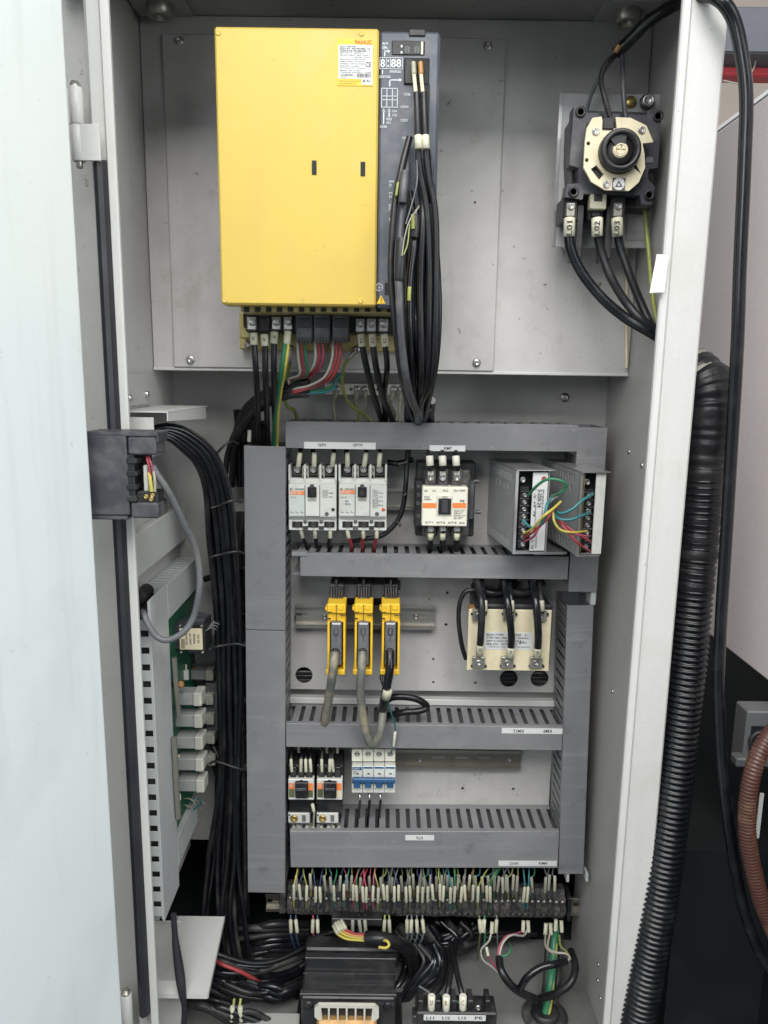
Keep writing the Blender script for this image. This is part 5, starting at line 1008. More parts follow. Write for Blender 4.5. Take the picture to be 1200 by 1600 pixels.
MB().px(518, 1436, 597, 1447, 1.09, 1.11, .001).out('marker_rail', 'black', ts)
upper = [(459, 'wyellow'), (463, 'wblue'), (469, 'wblue'), (479, 'wygreen'), (486, 'wyellow'), (494, 'wblue'), (500, 'wblue'), (518, 'wteal'), (523, 'wgreen'), (538, 'wteal'), (543, 'wred'), (552, 'wred'), (557, 'wgreen'), (563, 'wpink'), (568, 'wred'), (573, 'wpink'), (578, 'wpink'), (583, 'wpink'), (590, 'wygreen'), (596, 'wygreen'), (600, 'wolive'), (605, 'wblue'), (611, 'wgrey'), (617, 'wgrey'), (623, 'wblue'), (628, 'wolive'), (634, 'wgrey'), (641, 'wolive'), (647, 'wygreen'), (652, 'wgrey'), (659, 'wolive'), (663, 'wgreen'), (669, 'wgrey'), (676, 'wblue'), (682, 'wolive'), (687, 'wygreen'), (693, 'wgrey'), (698, 'wgreen'), (704, 'wteal'), (710, 'wgreen'), (715, 'wygreen'), (720, 'wolive'), (727, 'wgrey'), (733, 'worange'), (739, 'wolive'), (747, 'wygreen'), (754, 'wgreen'), (760, 'wolive'), (767, 'wgreen'), (772, 'wgreen'), (785, 'wgrey'), (794, 'wygreen'), (801, 'wgrey'), (818, 'wteal'), (824, 'wteal'), (851, 'wgrey'), (858, 'wgrey'), (866, 'wgrey')]
CN = dict(wyellow='yellow', wblue='dark blue', wygreen='yellow green', wteal='teal', wgreen='green', wred='red', wpink='pink', wolive='olive', wgrey='grey', worange='orange')
random.seed(11)
upper += [(x_, random.choice(('wolive', 'wgrey', 'wgreen', 'wygreen', 'wblue', 'wteal'))) for x_ in (508, 530, 548, 608, 638, 656, 673, 690, 707, 724, 743, 764, 778, 790, 807, 832)]
UX = sorted(x_ for x_, c_ in upper)
def ORD(n):
    u = 'first second third fourth fifth sixth seventh eighth ninth tenth eleventh twelfth thirteenth fourteenth fifteenth sixteenth seventeenth eighteenth nineteenth'.split()
    if n < 20: return u[n - 1]
    t, r = divmod(n, 10); w_ = 'twenty thirty forty fifty sixty seventy eighty'.split()[t - 2]
    return w_[:-1] + 'ieth' if r == 0 else w_ + '-' + u[r - 1]
for i, (x, c) in enumerate(upper):
    row = i % 3 == 1 or i >= 58 or x in (785, 794, 801, 851, 858, 866); ys = 1377 if row else 1393; ys += random.uniform(-3, 3)
    yy = 1.078 if not row else 1.098
    lean = random.uniform(-2.5, 2.5); x2 = x + random.uniform(-9, 9) + (18 if 745 < x < 775 else 0)
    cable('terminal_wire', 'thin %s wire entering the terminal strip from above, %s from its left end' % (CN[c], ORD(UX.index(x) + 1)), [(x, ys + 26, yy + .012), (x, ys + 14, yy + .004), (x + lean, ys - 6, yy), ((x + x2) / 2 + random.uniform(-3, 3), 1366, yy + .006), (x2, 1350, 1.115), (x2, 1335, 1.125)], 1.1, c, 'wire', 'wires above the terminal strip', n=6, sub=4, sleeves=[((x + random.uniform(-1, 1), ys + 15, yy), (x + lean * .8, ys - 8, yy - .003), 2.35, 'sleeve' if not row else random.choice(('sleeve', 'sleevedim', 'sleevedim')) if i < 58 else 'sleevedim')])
lower = [(454, 'wblue'), (462, 'wblue'), (489, 'wred'), (496, 'wblue'), (601, 'wygreen'), (608, 'wygreen'), (636, 'wgrey'), (643, 'wgrey'), (651, 'wgrey'), (660, 'wgrey'), (749, 'wolive'), (757, 'wgreen'), (776, 'wgrey'), (551, 'wgrey'), (561, 'wgrey'), (570, 'wgrey')]
LX = sorted(x_ for x_, c_ in lower)
for i, (x, c) in enumerate(lower):
    x2 = x + (14 if x < 470 else (-16 if 630 < x < 665 else random.uniform(-5, 5)))
    cable('terminal_wire', 'thin %s wire leaving the terminal strip downward, %s from its left end' % (CN[c], ORD(LX.index(x) + 1)), [(x, 1430, 1.10), (x + .5, 1442, 1.092), (x + 1, 1462, 1.09), ((x + x2) / 2, 1482, 1.10), (x2, 1500, 1.12)], 1.5, c, 'wire', 'wires below the terminal strip', n=6, sub=4, sleeves=[((x, 1437, 1.09), (x + random.uniform(-2, 3), 1457, 1.087), 2.9, 'sleeve' if x not in (551, 561, 570) else 'sleevedim')])
# coloured transformer leads with a taped joint
tl = 'transformer leads under the terminal strip'
for k, (c, x, y) in enumerate((('wyellow', 524, 1456), ('wyellow', 527, 1452), ('worange', 531, 1450), ('wred', 536, 1448))):
    cable('transformer_lead', '%s lead running into the taped joint above the transformer' % ('lower yellow', 'upper yellow', 'orange', 'red')[k], [(x - 3, y - 10, 1.07), (x + 2, y + 2, 1.055), (x + 18, y + 11, 1.045), (x + 40, 1469 - k * 3, 1.04), (578, 1472 - 3 * k, 1.04)], 2.1, c, 'wire', tl, sleeves=[((x - 3, y - 10, 1.066), (x + 4, y + 3, 1.05), 3.0, 'sleeve')])
cable('taped_joint', 'black taped cable joint above the transformer', [(572, 1466, 1.04), (588, 1466, 1.036), (602, 1468, 1.036), (622, 1474, 1.045), (642, 1490, 1.07), (650, 1530, 1.10)], 10.5, 'cable', 'cable', n=12)
cable('transformer_lead', 'short yellow loop at the end of the taped joint', [(592, 1480, 1.02), (603, 1481, 1.018), (608, 1476, 1.02), (604, 1470, 1.024), (597, 1470, 1.03)], 2.2, 'wyellow', 'wire', tl)
# ================================================================== floor transformer
ZT = 1.45 - .925
A = atz(474, 1487, ZT); Bp = atz(618, 1557, ZT); A2 = atz(470, 1557, ZT)
tx0, tx1, ty1, ty0 = A2.x, Bp.x, A.y, A2.y
tr = T('transformer', 'black laminated transformer with silver coil former on the cabinet floor', 'transformer', ((tx0 + tx1) / 2, ty1, ZFL))
MB().bx(tx0, tx1, ty0, ty1, ZFL + .012, ZT, .003).out('core', 'lam', tr)
for (y0, y1) in ((ty0 + .002, ty0 + .012), (ty1 - .016, ty1 - .004)): MB().bx(tx0 - .002, tx1 + .002, y0, y1, ZT - .004, ZT + .003, .001).out('clamp_bar', 'lam', tr)
MB().bx(tx0 - .001, tx1 + .001, (ty0 + ty1) / 2 - .0008, (ty0 + ty1) / 2 + .0004, ZT, ZT + .001).out('seam', 'darkgrey', tr)
MB().bx(tx0 - .003, tx1 + .006, ty1, ty1 + .03, ZT - .03, ZT + .006, .003).out('rear_terminal_rail', 'black', tr)
for x in (tx0 + .012, tx1 - .012): MB().lathe((x, ty0 + .002, ZT - .014), (0, -1, 0), [(.007, 0), (.007, .004), (.004, .005)], 6).out('core_bolt', 'black', tr)
MB().bx(tx0 - .012, tx1 + .012, ty0 + .01, ty1, ZFL, ZFL + .012, .001).out('foot', 'black', tr)
fx0, fx1 = at(492, 1575, ty0 - .02).x, at(592, 1575, ty0 - .02).x; fz1, fz0 = at(540, 1566, ty0 - .02).z, at(540, 1590, ty0 - .02).z
cf = MB().bx(fx0 + .003, fx1 - .003, ty0 - .030, ty0 - .001, fz0 - .05, fz0 + .0015, .004).out('coil', 'copper', tr, label='brown paper wrapped coil')
def rr(x0, x1, z0, z1, r): return [(x0 + r, z0), (x1 - r, z0), (x1, z0 + r), (x1, z1 - r), (x1 - r, z1), (x0 + r, z1), (x0, z1 - r), (x0, z0 + r)]
fw_ = (fx1 - fx0 - .016) / 6
MB().plate(rr(fx0, fx1, fz0, fz1, .006), [[(fx0 + .008 + k * fw_ + (.0035 if k == 0 else .0012), fz0 + .0008), (fx0 + .008 + (k + 1) * fw_ - (.0035 if k == 5 else .0012), fz0 + .0008), (fx0 + .008 + (k + 1) * fw_ - .0014, fz1 - .0045), (fx0 + .008 + k * fw_ + .0014, fz1 - .0045)] for k in range(6)], 'y', ty0 - .026, ty0 - .0205).out('coil_former', 'silver', tr)
MB().bx(fx0 + .006, fx1 - .006, ty0 - .018, ty0 - .016, fz0, fz1 - .002).out('former_back', 'lam', tr)
# ================================================================== floor terminal block with labels
tb = T('supply_terminal_block', 'black barrier terminal block with white strip on the cabinet floor', 'terminal block', atz(712, 1600, ZFL))
yt = .965
MB().px(650, 1583, 776, 1612, yt, yt + .035, .002).out('base', 'black', tb); MB().px(645, 1588, 652, 1600, yt + .002, yt + .02, .001).out('mounting_ear', 'black', tb)
for x in (657, 684, 709, 735, 762): MB().px(x - 4, 1564, x + 4, 1590, yt + .004, yt + .028, .001).out('barrier', 'black', tb)
s_ = MB().px(662, 1586.5, 759, 1595, yt - .0008, yt, .0002).out('label_strip', 'label', tb)
for (w_, x) in (('L11', 672), ('L12', 697), ('L13', 722), ('PE', 748)): txtp(w_, x - 6, 1588.5, x + 6, 1593, yt - .0011, s_, 'ink')
inst('terminal_screw', SCREW, tb, at(747, 1575, yt + .004), .0042)
for k, (x, y, pts) in enumerate(((674, 1567, [(675, 1556, .98), (690, 1538, 1.0), (696, 1515, 1.04), (694, 1490, 1.08), (680, 1470, 1.10)]), (697, 1568, [(698, 1556, .98), (703, 1530, 1.0), (708, 1500, 1.05), (712, 1475, 1.09)]), (723, 1567, [(722, 1555, .98), (716, 1530, 1.0), (710, 1500, 1.04), (704, 1475, 1.09)]))):
    o = cable('incoming_cable', 'black cable with sleeve into floor terminal L1%d' % (k + 1), [(x, y + 10, .975)] + pts, 5.0, 'cable', 'cable', 'cables of the floor terminal block', n=10, sleeves=[((x, y + 10, .972), (x + .5, y - 12, .974), 6.0, 'creamwhite')])
    txtp(('U', 'R', 'C')[k], x - 2, y - 4, x + 2, y + 4, .9655, o, 'copper')
cable('incoming_cable', 'thin green wire beside the middle floor terminal cable', [(690, 1558, .985), (705, 1556, .985), (716, 1566, .98), (735, 1568, .975)], 2.0, 'wgreen', 'wire')
cable('incoming_cable', 'thin grey wire slanting from the transformer to terminal L11', [(655, 1541, 1.0), (668, 1549, .99), (676, 1556, .985)], 1.6, 'wgrey', 'wire')
# ================================================================== grommet and cables rising from it
gc = atz(851, 1590, ZFL)
gr = T('floor_grommet', 'black rubber grommet in the cabinet floor corner', 'grommet', gc)
MB().lathe(gc, (0, 0, 1), [(.036, 0), (.036, .006), (.030, .010), (.024, .010), (.020, .004), (.019, .0)], 28, False).out('outer_ring', 'blackdusty', gr)
MB().lathe(gc, (0, 0, 1), [(.022, .002), (.021, .014), (.017, .016), (.001, .010)], 24, False).out('inner_sleeve', 'black', gr)
o = cable('earth_cable', 'thick green earth cable rising from the floor grommet', [(852, 1588, 1.02), (858, 1560, 1.03), (861, 1530, 1.045), (864, 1500, 1.07), (866, 1470, 1.09), (868, 1445, 1.10)], 7.0, 'wgreen', 'cable', n=12)
P = [at(*q) + Vector((.0025, -.0058, 0)) for q in ((852, 1588, 1.02), (858, 1560, 1.03), (861, 1530, 1.045), (864, 1500, 1.07), (866, 1470, 1.09))]
MB().tube(P, .0022, 6).out('yellow_stripe', 'wyellow', o)
cable('feed_cable', 'black cable rising left of the green earth cable', [(844, 1588, 1.03), (850, 1560, 1.04), (854, 1530, 1.05), (856, 1490, 1.08), (858, 1450, 1.10)], 5.4)
cable('feed_cable', 'black cable rising right of the green earth cable', [(858, 1588, 1.03), (868, 1560, 1.04), (872, 1530, 1.05), (876, 1490, 1.09), (874, 1450, 1.11)], 4.8)
cable('feed_cable', 'black cable looping from the grommet round to the terminal strip', [(838, 1562, 1.0), (812, 1550, .99), (795, 1535, .99), (783, 1515, 1.0), (780, 1497, 1.02)], 6.2, n=11)
cable('feed_cable', 'large black cable loop beside the right wall', [(845, 1560, 1.02), (870, 1552, 1.0), (892, 1535, 1.0), (899, 1510, 1.02), (892, 1485, 1.05)], 6.2, n=11)
cable('feed_cable', 'black cable arc crossing in front of the green earth cable', [(812, 1545, .99), (824, 1527, .98), (845, 1512, .985), (870, 1506, .99), (884, 1502, 1.0)], 5.6, n=11)
for k, (c, pts) in enumerate((('wwhite', [(768, 1455, 1.09), (764, 1470, 1.08), (752, 1484, 1.06), (755, 1500, 1.04), (768, 1510, 1.02), (780, 1521, 1.0)]), ('wpink', [(762, 1490, 1.05), (770, 1505, 1.02), (780, 1518, 1.0)]), ('wwhite', [(824, 1452, 1.09), (818, 1462, 1.07), (800, 1461, 1.05), (788, 1470, 1.04), (782, 1484, 1.03), (781, 1497, 1.02)]), ('wpink', [(819, 1455, 1.09), (802, 1460, 1.06), (790, 1464, 1.05), (780, 1480, 1.035), (778, 1494, 1.025)]), ('wgreen', [(782, 1494, 1.02), (792, 1492, 1.02), (799, 1482, 1.03), (796, 1474, 1.05)]), ('wwhite', [(859, 1460, 1.08), (856, 1480, 1.05), (868, 1488, 1.03), (884, 1490, 1.02), (890, 1496, 1.01), (885, 1504, 1.0)]), ('wygreen', [(874, 1462, 1.08), (876, 1478, 1.05), (886, 1488, 1.03), (891, 1498, 1.01)]), ('wclear', [(852, 1460, 1.08), (853, 1480, 1.05), (866, 1491, 1.03)]))):
    cable('core_wire', ('white core swinging left of the cable loop', 'pink core stub beside the white core', 'white core bending over to the paired sleeves', 'pink core bending over to the paired sleeves', 'small green core hook above the cable loop', 'white core hooking over the green earth cable', 'yellow green core right of the earth cable', 'pale core left of the earth cable')[k], pts, 1.6, c, 'wire', 'stripped cable cores at the terminal strip')
for k, (x, y) in enumerate(((769, 1450), (753, 1447), (818, 1448), (825, 1448), (853, 1452), (860, 1452), (869, 1446), (877, 1448))):
    MB().cyl(at(x, y - 9, 1.09), at(x + (1 if k % 2 else -1), y + 8, 1.085), pm(3.0, x, y, 1.09), n=9).out('marker_sleeve', 'sleeve', None, label='pale marker sleeve, %s of eight under the right half of the terminal strip' % ('second', 'first', 'third', 'fourth', 'fifth', 'sixth', 'seventh', 'eighth')[k], cat='marker sleeve')
MB().cyl(at(760, 1480, 1.05), at(763, 1494, 1.04), .0026, n=9).out('marker_sleeve', 'sleeve', None, label='single pale sleeve on the pink core stub', cat='marker sleeve')
# tangle of black cables along the floor
random.seed(21)
TG = 'black cables tangled on the cabinet floor'
def tang(pts, r): cable('floor_cable', 'black cable in the tangle along the dark cabinet floor', pts, r, 'cable', 'cable', TG)
for k in range(13):
    y = 1488 + k * 7; tang([(300 + random.uniform(-10, 10), y - 18, 1.05 + .01 * (k % 3)), (345, y + random.uniform(-8, 10), 1.04), (395, y + 14 + random.uniform(-10, 10), 1.05), (440, y + 10 + random.uniform(-8, 8), 1.07), (500, y - 20, 1.11)], random.uniform(4, 6.5))
for k in range(10):
    y = 1450 + k * 7; tang([(278 + random.uniform(-10, 6), y + 4, 1.13 - .006 * (k % 4)), (320, y + random.uniform(-10, 8), 1.13), (370, y + random.uniform(-10, 12), 1.13 - .008 * (k % 3)), (425, y + random.uniform(-10, 10), 1.12), (480, y - 6, 1.15)], random.uniform(4.5, 7))
for k in range(9):
    x = 618 + k * 8; tang([(x - 10, 1450 + random.uniform(-6, 6), 1.13), (x + 10, 1478, 1.12), (x + 16, 1510, 1.11), (x, 1545, 1.08), (x - 45, 1575, 1.08)], random.uniform(5, 7))
for k in range(6): tang([(600, 1470 + k * 6, 1.13), (650, 1480 + 3 * k, 1.12), (700, 1474 + 4 * k, 1.11), (730, 1478 + random.uniform(-4, 4), 1.12), (752, 1468, 1.15)], random.uniform(4.5, 6.5))
for k in range(8): a_ = random.uniform(-12, 12); tang([(690 + 8 * k + a_, 1440, 1.165 - .006 * (k % 3)), (700 + 5 * k - a_, 1466 + random.uniform(-8, 8), 1.15 - .01 * (k % 2)), (680 + 3 * k + random.uniform(-14, 14), 1484 + random.uniform(-8, 8), 1.14), (640 + 4 * k, 1515 + random.uniform(-18, 14), 1.12)], random.uniform(4, 6.5))
for k in range(5): tang([(560 + 20 * k, 1455, 1.17), (600 + 14 * k, 1478 + random.uniform(-9, 9), 1.16), (690 + 10 * k, 1468 + random.uniform(-10, 14), 1.15), (790 + 12 * k, 1462 + random.uniform(-6, 6), 1.17)], random.uniform(4.5, 6.5))
for k in range(8): tang([(286 + 6 * k, 1566 + random.uniform(-6, 8), .975), (318 + 5 * k, 1576 + random.uniform(-10, 12), .968), (350 + 6 * k, 1588 + random.uniform(-8, 8), .968), (380 + 8 * k, 1604, .975)], random.uniform(4, 6))
for k in range(7): tang([(648 + 6 * k, 1478 + random.uniform(-6, 8), 1.09), (664 + 5 * k + random.uniform(-6, 6), 1502, 1.07), (652 + 4 * k + random.uniform(-8, 8), 1530 + random.uniform(-6, 6), 1.06), (632 + 2 * k, 1552, 1.055), (618, 1572 + 4 * k, 1.05)], random.uniform(4, 6.5))
for k in range(5): tang([(430 + random.uniform(-8, 8), 1458 + 6 * k, 1.16), (480, 1462 + 5 * k + random.uniform(-5, 5), 1.15), (540, 1458 + 4 * k + random.uniform(-5, 5), 1.15), (620, 1462 + 4 * k, 1.16)], random.uniform(4, 6))
for k in range(9): tang([(345 + 6 * k, 1536 + random.uniform(-8, 12), 1.03), (385 + 5 * k, 1548 + random.uniform(-10, 14), 1.02), (425 + 3 * k, 1556 + random.uniform(-12, 14), 1.02), (462 + 2 * k, 1548 + random.uniform(-14, 14), 1.05)], random.uniform(4, 6))
cable('red_wire', 'bright red wire lying on the black floor cables', [(335, 1500, 1.03), (350, 1508, 1.02), (375, 1518, 1.02), (398, 1530, 1.03), (412, 1540, 1.05)], 3.0, 'wred', 'wire')
for k, x in enumerate((364, 374)): cable('floor_wire', '%s yellow sleeved wire at the bottom beside the floor bracket' % ('left', 'right')[k], [(x + 2, 1560, .98), (x, 1580, .97), (x - 3 + 6 * k, 1602, .97)], 2.2, 'wygreen', 'wire', sleeves=[((x - 1 + 2 * k, 1573, .966), (x - 2 + 5 * k, 1595, .966), 4.0, 'sleeve')])
b = MB(); b.bx(at(370, 1590, .96).x, at(466, 1590, .96).x, .955, .985, ZFL - .02, at(400, 1581, .985).z, .002); b.out('floor_channel', 'greypaint', None, label='low grey steel channel on the floor left of the transformer', cat='channel')
# ================================================================== black box by the door
YX = .842
bxo = T('black_box', 'black plastic device box with exposed wire terminals by the open door', 'device box', at(190, 812, YX + .02))
MB().px(128, 680, 199, 806, YX, YX + .042, .002).out('body', 'darkgrey', bxo)
MB().px(132, 675, 246, 682, YX + .001, YX + .046, .0015).out('top_flange', 'darkgrey', bxo); MB().px(128, 806, 199, 812, YX + .001, YX + .044, .0015).out('bottom_flange', 'darkgrey', bxo)
MB().px(199, 683, 243, 711, YX + .001, YX + .04, .002).out('upper_cheek', 'darkgrey', bxo); MB().px(204, 786, 247, 810, YX + .001, YX + .04, .002).out('lower_cheek', 'darkgrey', bxo)
MB().px(199, 711, 210, 786, YX + .002, YX + .04, .001).out('terminal_pillar', 'black', bxo); MB().px(210, 711, 232, 786, YX + .022, YX + .04, .001).out('terminal_recess', 'void', bxo)
for y in (716, 736, 757, 775): MB().px(198, y, 213, y + 9, YX - .0005, YX + .02, .001).out('snap_clip', 'black', bxo)
MB().px(224, 727, 231, 768, YX + .012, YX + .024, .001).out('white_insert', 'offwhite', bxo)
MB().px(213, 768, 247, 787, YX + .006, YX + .03, .001).out('terminal_shelf', 'black', bxo)
for x, y in ((228, 776), (238, 774), (236, 780)): inst('terminal_screw', SCREWB, bxo, at(x, y, YX + .004), .0028)
MB().px(240, 676, 247, 692, YX + .004, YX + .04, .001).out('end_hook', 'darkgrey', bxo)
bg = 'small wires inside the black box'
cable('box_wire', 'red wire at the top of the black box terminals', [(229, 713, .852), (231, 722, .848), (234, 735, .848), (237, 745, .85)], 1.7, 'wred', 'wire', bg)
cable('box_wire', 'pink wire beside the red wire in the black box', [(232, 713, .852), (236, 724, .848), (240, 734, .85), (241, 742, .85)], 1.5, 'wpink', 'wire', bg)
cable('box_wire', 'yellow sleeved wire dropping to the black box screw', [(233, 738, .85), (235, 752, .848), (237, 768, .848)], 3.0, 'wyellow', 'wire', bg)
cable('box_wire', 'cream sleeved wire next to the grey cable in the black box', [(240, 736, .85), (242, 752, .849), (242, 768, .85)], 2.3, 'wclear', 'wire', bg)
cable('grey_cable', 'grey cable looping from the black box down into the slotted duct', [(238, 728, .852), (246, 742, .855), (258, 760, .86), (272, 785, .87), (288, 820, .885), (303, 850, .90), (311, 885, .91), (311, 925, .91), (302, 965, .915), (286, 988, .91), (262, 1000, .905), (244, 994, .905), (231, 975, .907), (225, 960, .915), (221, 953, .955)], 5.6, 'cablegrey', 'cable', n=12)
# ================================================================== steel covers on the left wall
ZT1 = at(262, 643, .935).z
sh = T('cable_cover', 'white bent steel cover on the left wall above the cable bundle', 'cover', (XL, 1.02, ZT1 - .05))
xa, xb = XL + .0005, at(260, 645, .935).x; 
tp = MB(); p0, p1, p2, p3 = at(203, 645, .93), at(262, 643, .935), at(325, 638, 1.10), at(240, 634, 1.13)
xe = at(322, 650, 1.10).x
poly = [(XL, .93), (p1.x, .935), (xe, 1.10), (xe, 1.115), (XL, 1.13)]
tp.prism(poly, 'z', ZT1 - .0015, ZT1); tp.out('top_sheet', 'frame', sh)
fl = MB(); a, b_ = Vector((p1.x, .935, 0)), Vector((xe, 1.10, 0)); n_ = Vector((b_.y - a.y, a.x - b_.x, 0)).normalized() * .0012
fl.add([(a.x, a.y, ZT1 - .001), (b_.x, b_.y, ZT1 - .001), (b_.x, b_.y, ZT1 - .018), (a.x, a.y, ZT1 - .012), (a.x - n_.x, a.y - n_.y, ZT1 - .001), (b_.x - n_.x, b_.y - n_.y, ZT1 - .001), (b_.x - n_.x, b_.y - n_.y, ZT1 - .018), (a.x - n_.x, a.y - n_.y, ZT1 - .012)], [(0, 3, 2, 1), (4, 5, 6, 7), (0, 1, 5, 4), (2, 3, 7, 6), (1, 2, 6, 5), (0, 4, 7, 3)]); fl.out('side_flange', 'frame', sh)
MB().px(203, 652, 240, 672, .931, .9325).out('front_flange', 'frame', sh)
X0, X1, Z0, Z1 = rc(200, 590, 236, 638, 1.0)
bk = T('wall_bracket', 'small grey bracket with two bolts above the steel cover', 'bracket', (XL, 1.02, ZT1))
MB().bx(XL + .0003, XL + .003, .935, 1.06, ZT1 + .004, ZT1 + .045, .0008).out('sheet', 'cab', bk)
for (px, py) in ((202, 622), (229, 616)): p = atx(px, py, XL + .004); o = inst('bolt', BOLT, bk, p, .0048, (0, 0, math.pi / 2))
# side panel under the cover and white plate on the wall
wp = T('wall_plate', 'pale steel strip on the left wall above the slotted duct', 'plate', (XL, 1.05, at(240, 900, .96).z))
MB().bx(XL + .0003, XL + .012, .93, YB - .002, atx(290, 842, XL + .012).z, atx(283, 790, XL + .012).z, .001).out('sheet', 'frame', wp)
MB().bx(XL + .0003, XL + .022, .93, 1.06, at(240, 720, .96).z, at(240, 690, .96).z, .001).out('upper_strip', 'cab', wp)
# ================================================================== relay rack on the left wall
XD = -.304; YV0 = .955
q0 = atx(241, 1084, XD)
YV0 = q0.y; yv1 = atx(268, 1084, XD).y
zt = at(246, 940, YV0).z; zb = at(258, 1436, YV0).z
vd = T('wall_duct', 'tall light grey slotted duct on the left wall behind the door frame', 'wire duct', (XL, YV0, zb), 'light grey wall ducts')
MB().bx(XL + .0006, XL + .0022, YV0, yv1, zb, zt).out('base', 'ductlight', vd)
MB().bx(XD - .0018, XD, YV0 - .001, yv1, zb - .004, zt + .002, .0008).out('cover', 'ductlight', vd)
MB().bx(XD - .0036, XD - .0018, YV0 - .0006, YV0 + .0012, zb, zt).out('front_strip', 'ductlight', vd); MB().bx(XL + .002, XD - .0018, yv1 - .0016, yv1, zb, zt).out('rear_side', 'ductlight', vd)
pv = .0236; nv = int((zt - zb) / pv)
FV = mesh_only(MB().bx(0, XD - .0036 - (XL + .0022), 0, .0016, -.0074, .0074, .0004), 'finger', 'ductlight')
for i in range(nv): inst('finger', FV, vd, (XL + .0022, YV0 - .0003, zb + (i + .5) * pv))
MB().bx(XL + .0024, XD - .0025, YV0 + .004, yv1 - .004, zb + .002, zt - .012).out('dark_wire_fill', 'black', vd)  # solid black block for the wires inside, also shades the slots
MB().prism(circ(XD - .02, zt - .0, .010, 12), 'y', YV0 + .012, YV0 + .05).out('cable_end', 'black', vd)
def wallduct(label, zt_, zb_, y0, y1, slots):
    d = T('wall_duct', label, 'wire duct', (XL, y0, zb_), 'light grey wall ducts')
    MB().bx(XL + .0006, XL + .0022, y0, y1, zb_, zt_).out('base', 'ductlight', d); MB().bx(XD - .0018, XD, y0, y1, zb_ - .001, zt_ + .001, .0006).out('cover', 'ductlight', d)
    MB().bx(XL + .0022, XD - .0018, y0, y1, zb_, zb_ + .0016).out('lower_side', 'ductlight', d)
    n = int((y1 - y0) / .0145)
    if slots:
        F = mesh_only(MB().bx(0, XD - .008 - (XL + .006), -.0044, .0044, -.0016, 0, .0004), 'finger', 'ductlight')
        for i in range(n): inst('finger', F, d, (XL + .006, y0 + (i + .5) * .0145, zt_))
        MB().bx(XL + .0022, XL + .006, y0, y1, zt_ - .0018, zt_ - .0002).out('rear_strip', 'ductlight', d); MB().bx(XD - .008, XD - .0018, y0, y1, zt_ - .0018, zt_ - .0002).out('front_strip', 'ductlight', d)
    else: MB().bx(XL + .0022, XD - .0018, y0, y1, zt_ - .0016, zt_).out('upper_side', 'ductlight', d)
    return d
zA, zB = atx(290, 893, XD).z, atx(282, 955, XD).z
wallduct('light grey slotted duct running back along the left wall', zt - .002, zt - .05, yv1 + .001, YB - .004, True)
zE = atx(277, 1312, XD).z
wallduct('lower light grey duct running back beneath the relay board', zE, zE - .045, yv1 + .001, 1.12, False)
# board
XPB = -.311; zp1, zp0 = zt - .055, zE + .002
pc = T('relay_board', 'green relay circuit board mounted on the left cabinet wall', 'circuit board', (XPB, 1.08, zp0))
MB().bx(XPB - .0016, XPB, yv1 + .004, 1.165, zp0, zp1).out('board', 'pcb', pc)
for (y_, z_) in ((yv1 + .01, zp0 + .01), (1.155, zp0 + .01), (yv1 + .01, zp1 - .01), (1.155, zp1 - .01)): MB().cyl((XL, y_, z_), (XPB - .0016, y_, z_), .003, n=8).out('standoff', 'brass', pc)
for (y0, y1) in ((1028, 1120), (1152, 1278)):
    pts = [atx(272, y0, XPB + .012), atx(275, (y0 + y1) / 2, XPB + .012), atx(279, y1, XPB + .012)]
    MB().tube(pts, .0042, 8).out('edge_busbar', 'zinc', pc)
MB().lathe(atx(281, 1069, XPB + .012), (1, -.6, 0), [(.0052, 0), (.0052, .004), (.003, .005)], 14).out('disc_capacitor', 'worange', pc)
def relay(px, py, xtip, hgt):
    q = atx(px, py, xtip)                      # near lower corner of the cap in the photo
    y0 = q.y; z0 = q.z
    MB().bx(XPB, xtip - .0125, y0 + .0015, y0 + .026, z0 + .001, z0 + hgt - .001, .0008).out('relay_case', 'relaycase', pc)
    o = MB().bx(xtip - .0125, xtip, y0, y0 + .028, z0, z0 + hgt, .001).out('relay_cap', 'relaycap', pc)
    MB().bx(xtip - .003, xtip + .0003, y0 - .0004, y0 + .006, z0 + .004, z0 + hgt - .004).out('cap_print', 'sleeve', o)
for (px, py) in ((315, 1104), (316, 1138), (317, 1172), (318, 1206), (319, 1239)): relay(px, py, -.270, .021)
for (px, py) in ((333, 1064), (333, 1102), (334, 1133), (335, 1163), (336, 1197)): relay(px, py, -.2745, .018)
random.seed(9)
for k in range(34):                                     # small parts soldered on the board
    px, py = random.uniform(266, 332), random.uniform(1032, 1282); p = atx(px, py, XPB); h = random.uniform(.003, .009)
    if not (yv1 + .006 < p.y < 1.155 and zp0 + .006 < p.z < zp1 - .006): continue
    kk = k % 4
    if kk == 0: MB().lathe(p, (1, 0, 0), [(.0035, 0), (.0035, h), (.0028, h + .0006)], 10).out('capacitor', random.choice(('black', 'blue', 'worange')), pc)
    elif kk == 1: MB().bx(p.x, p.x + .003, p.y - .004, p.y + .004, p.z - .006, p.z + .006, .0005).out('chip', 'black', pc)
    elif kk == 2: MB().cyl(p + Vector((.002, 0, -.005)), p + Vector((.002, 0, .005)), .0016, n=8).out('resistor', random.choice(('cream', 'wteal')), pc)
    else: MB().bx(p.x, p.x + .007, p.y - .003, p.y + .003, p.z - .008, p.z + .008, .0005).out('pin_header', random.choice(('offwhite', 'darkgrey')), pc)
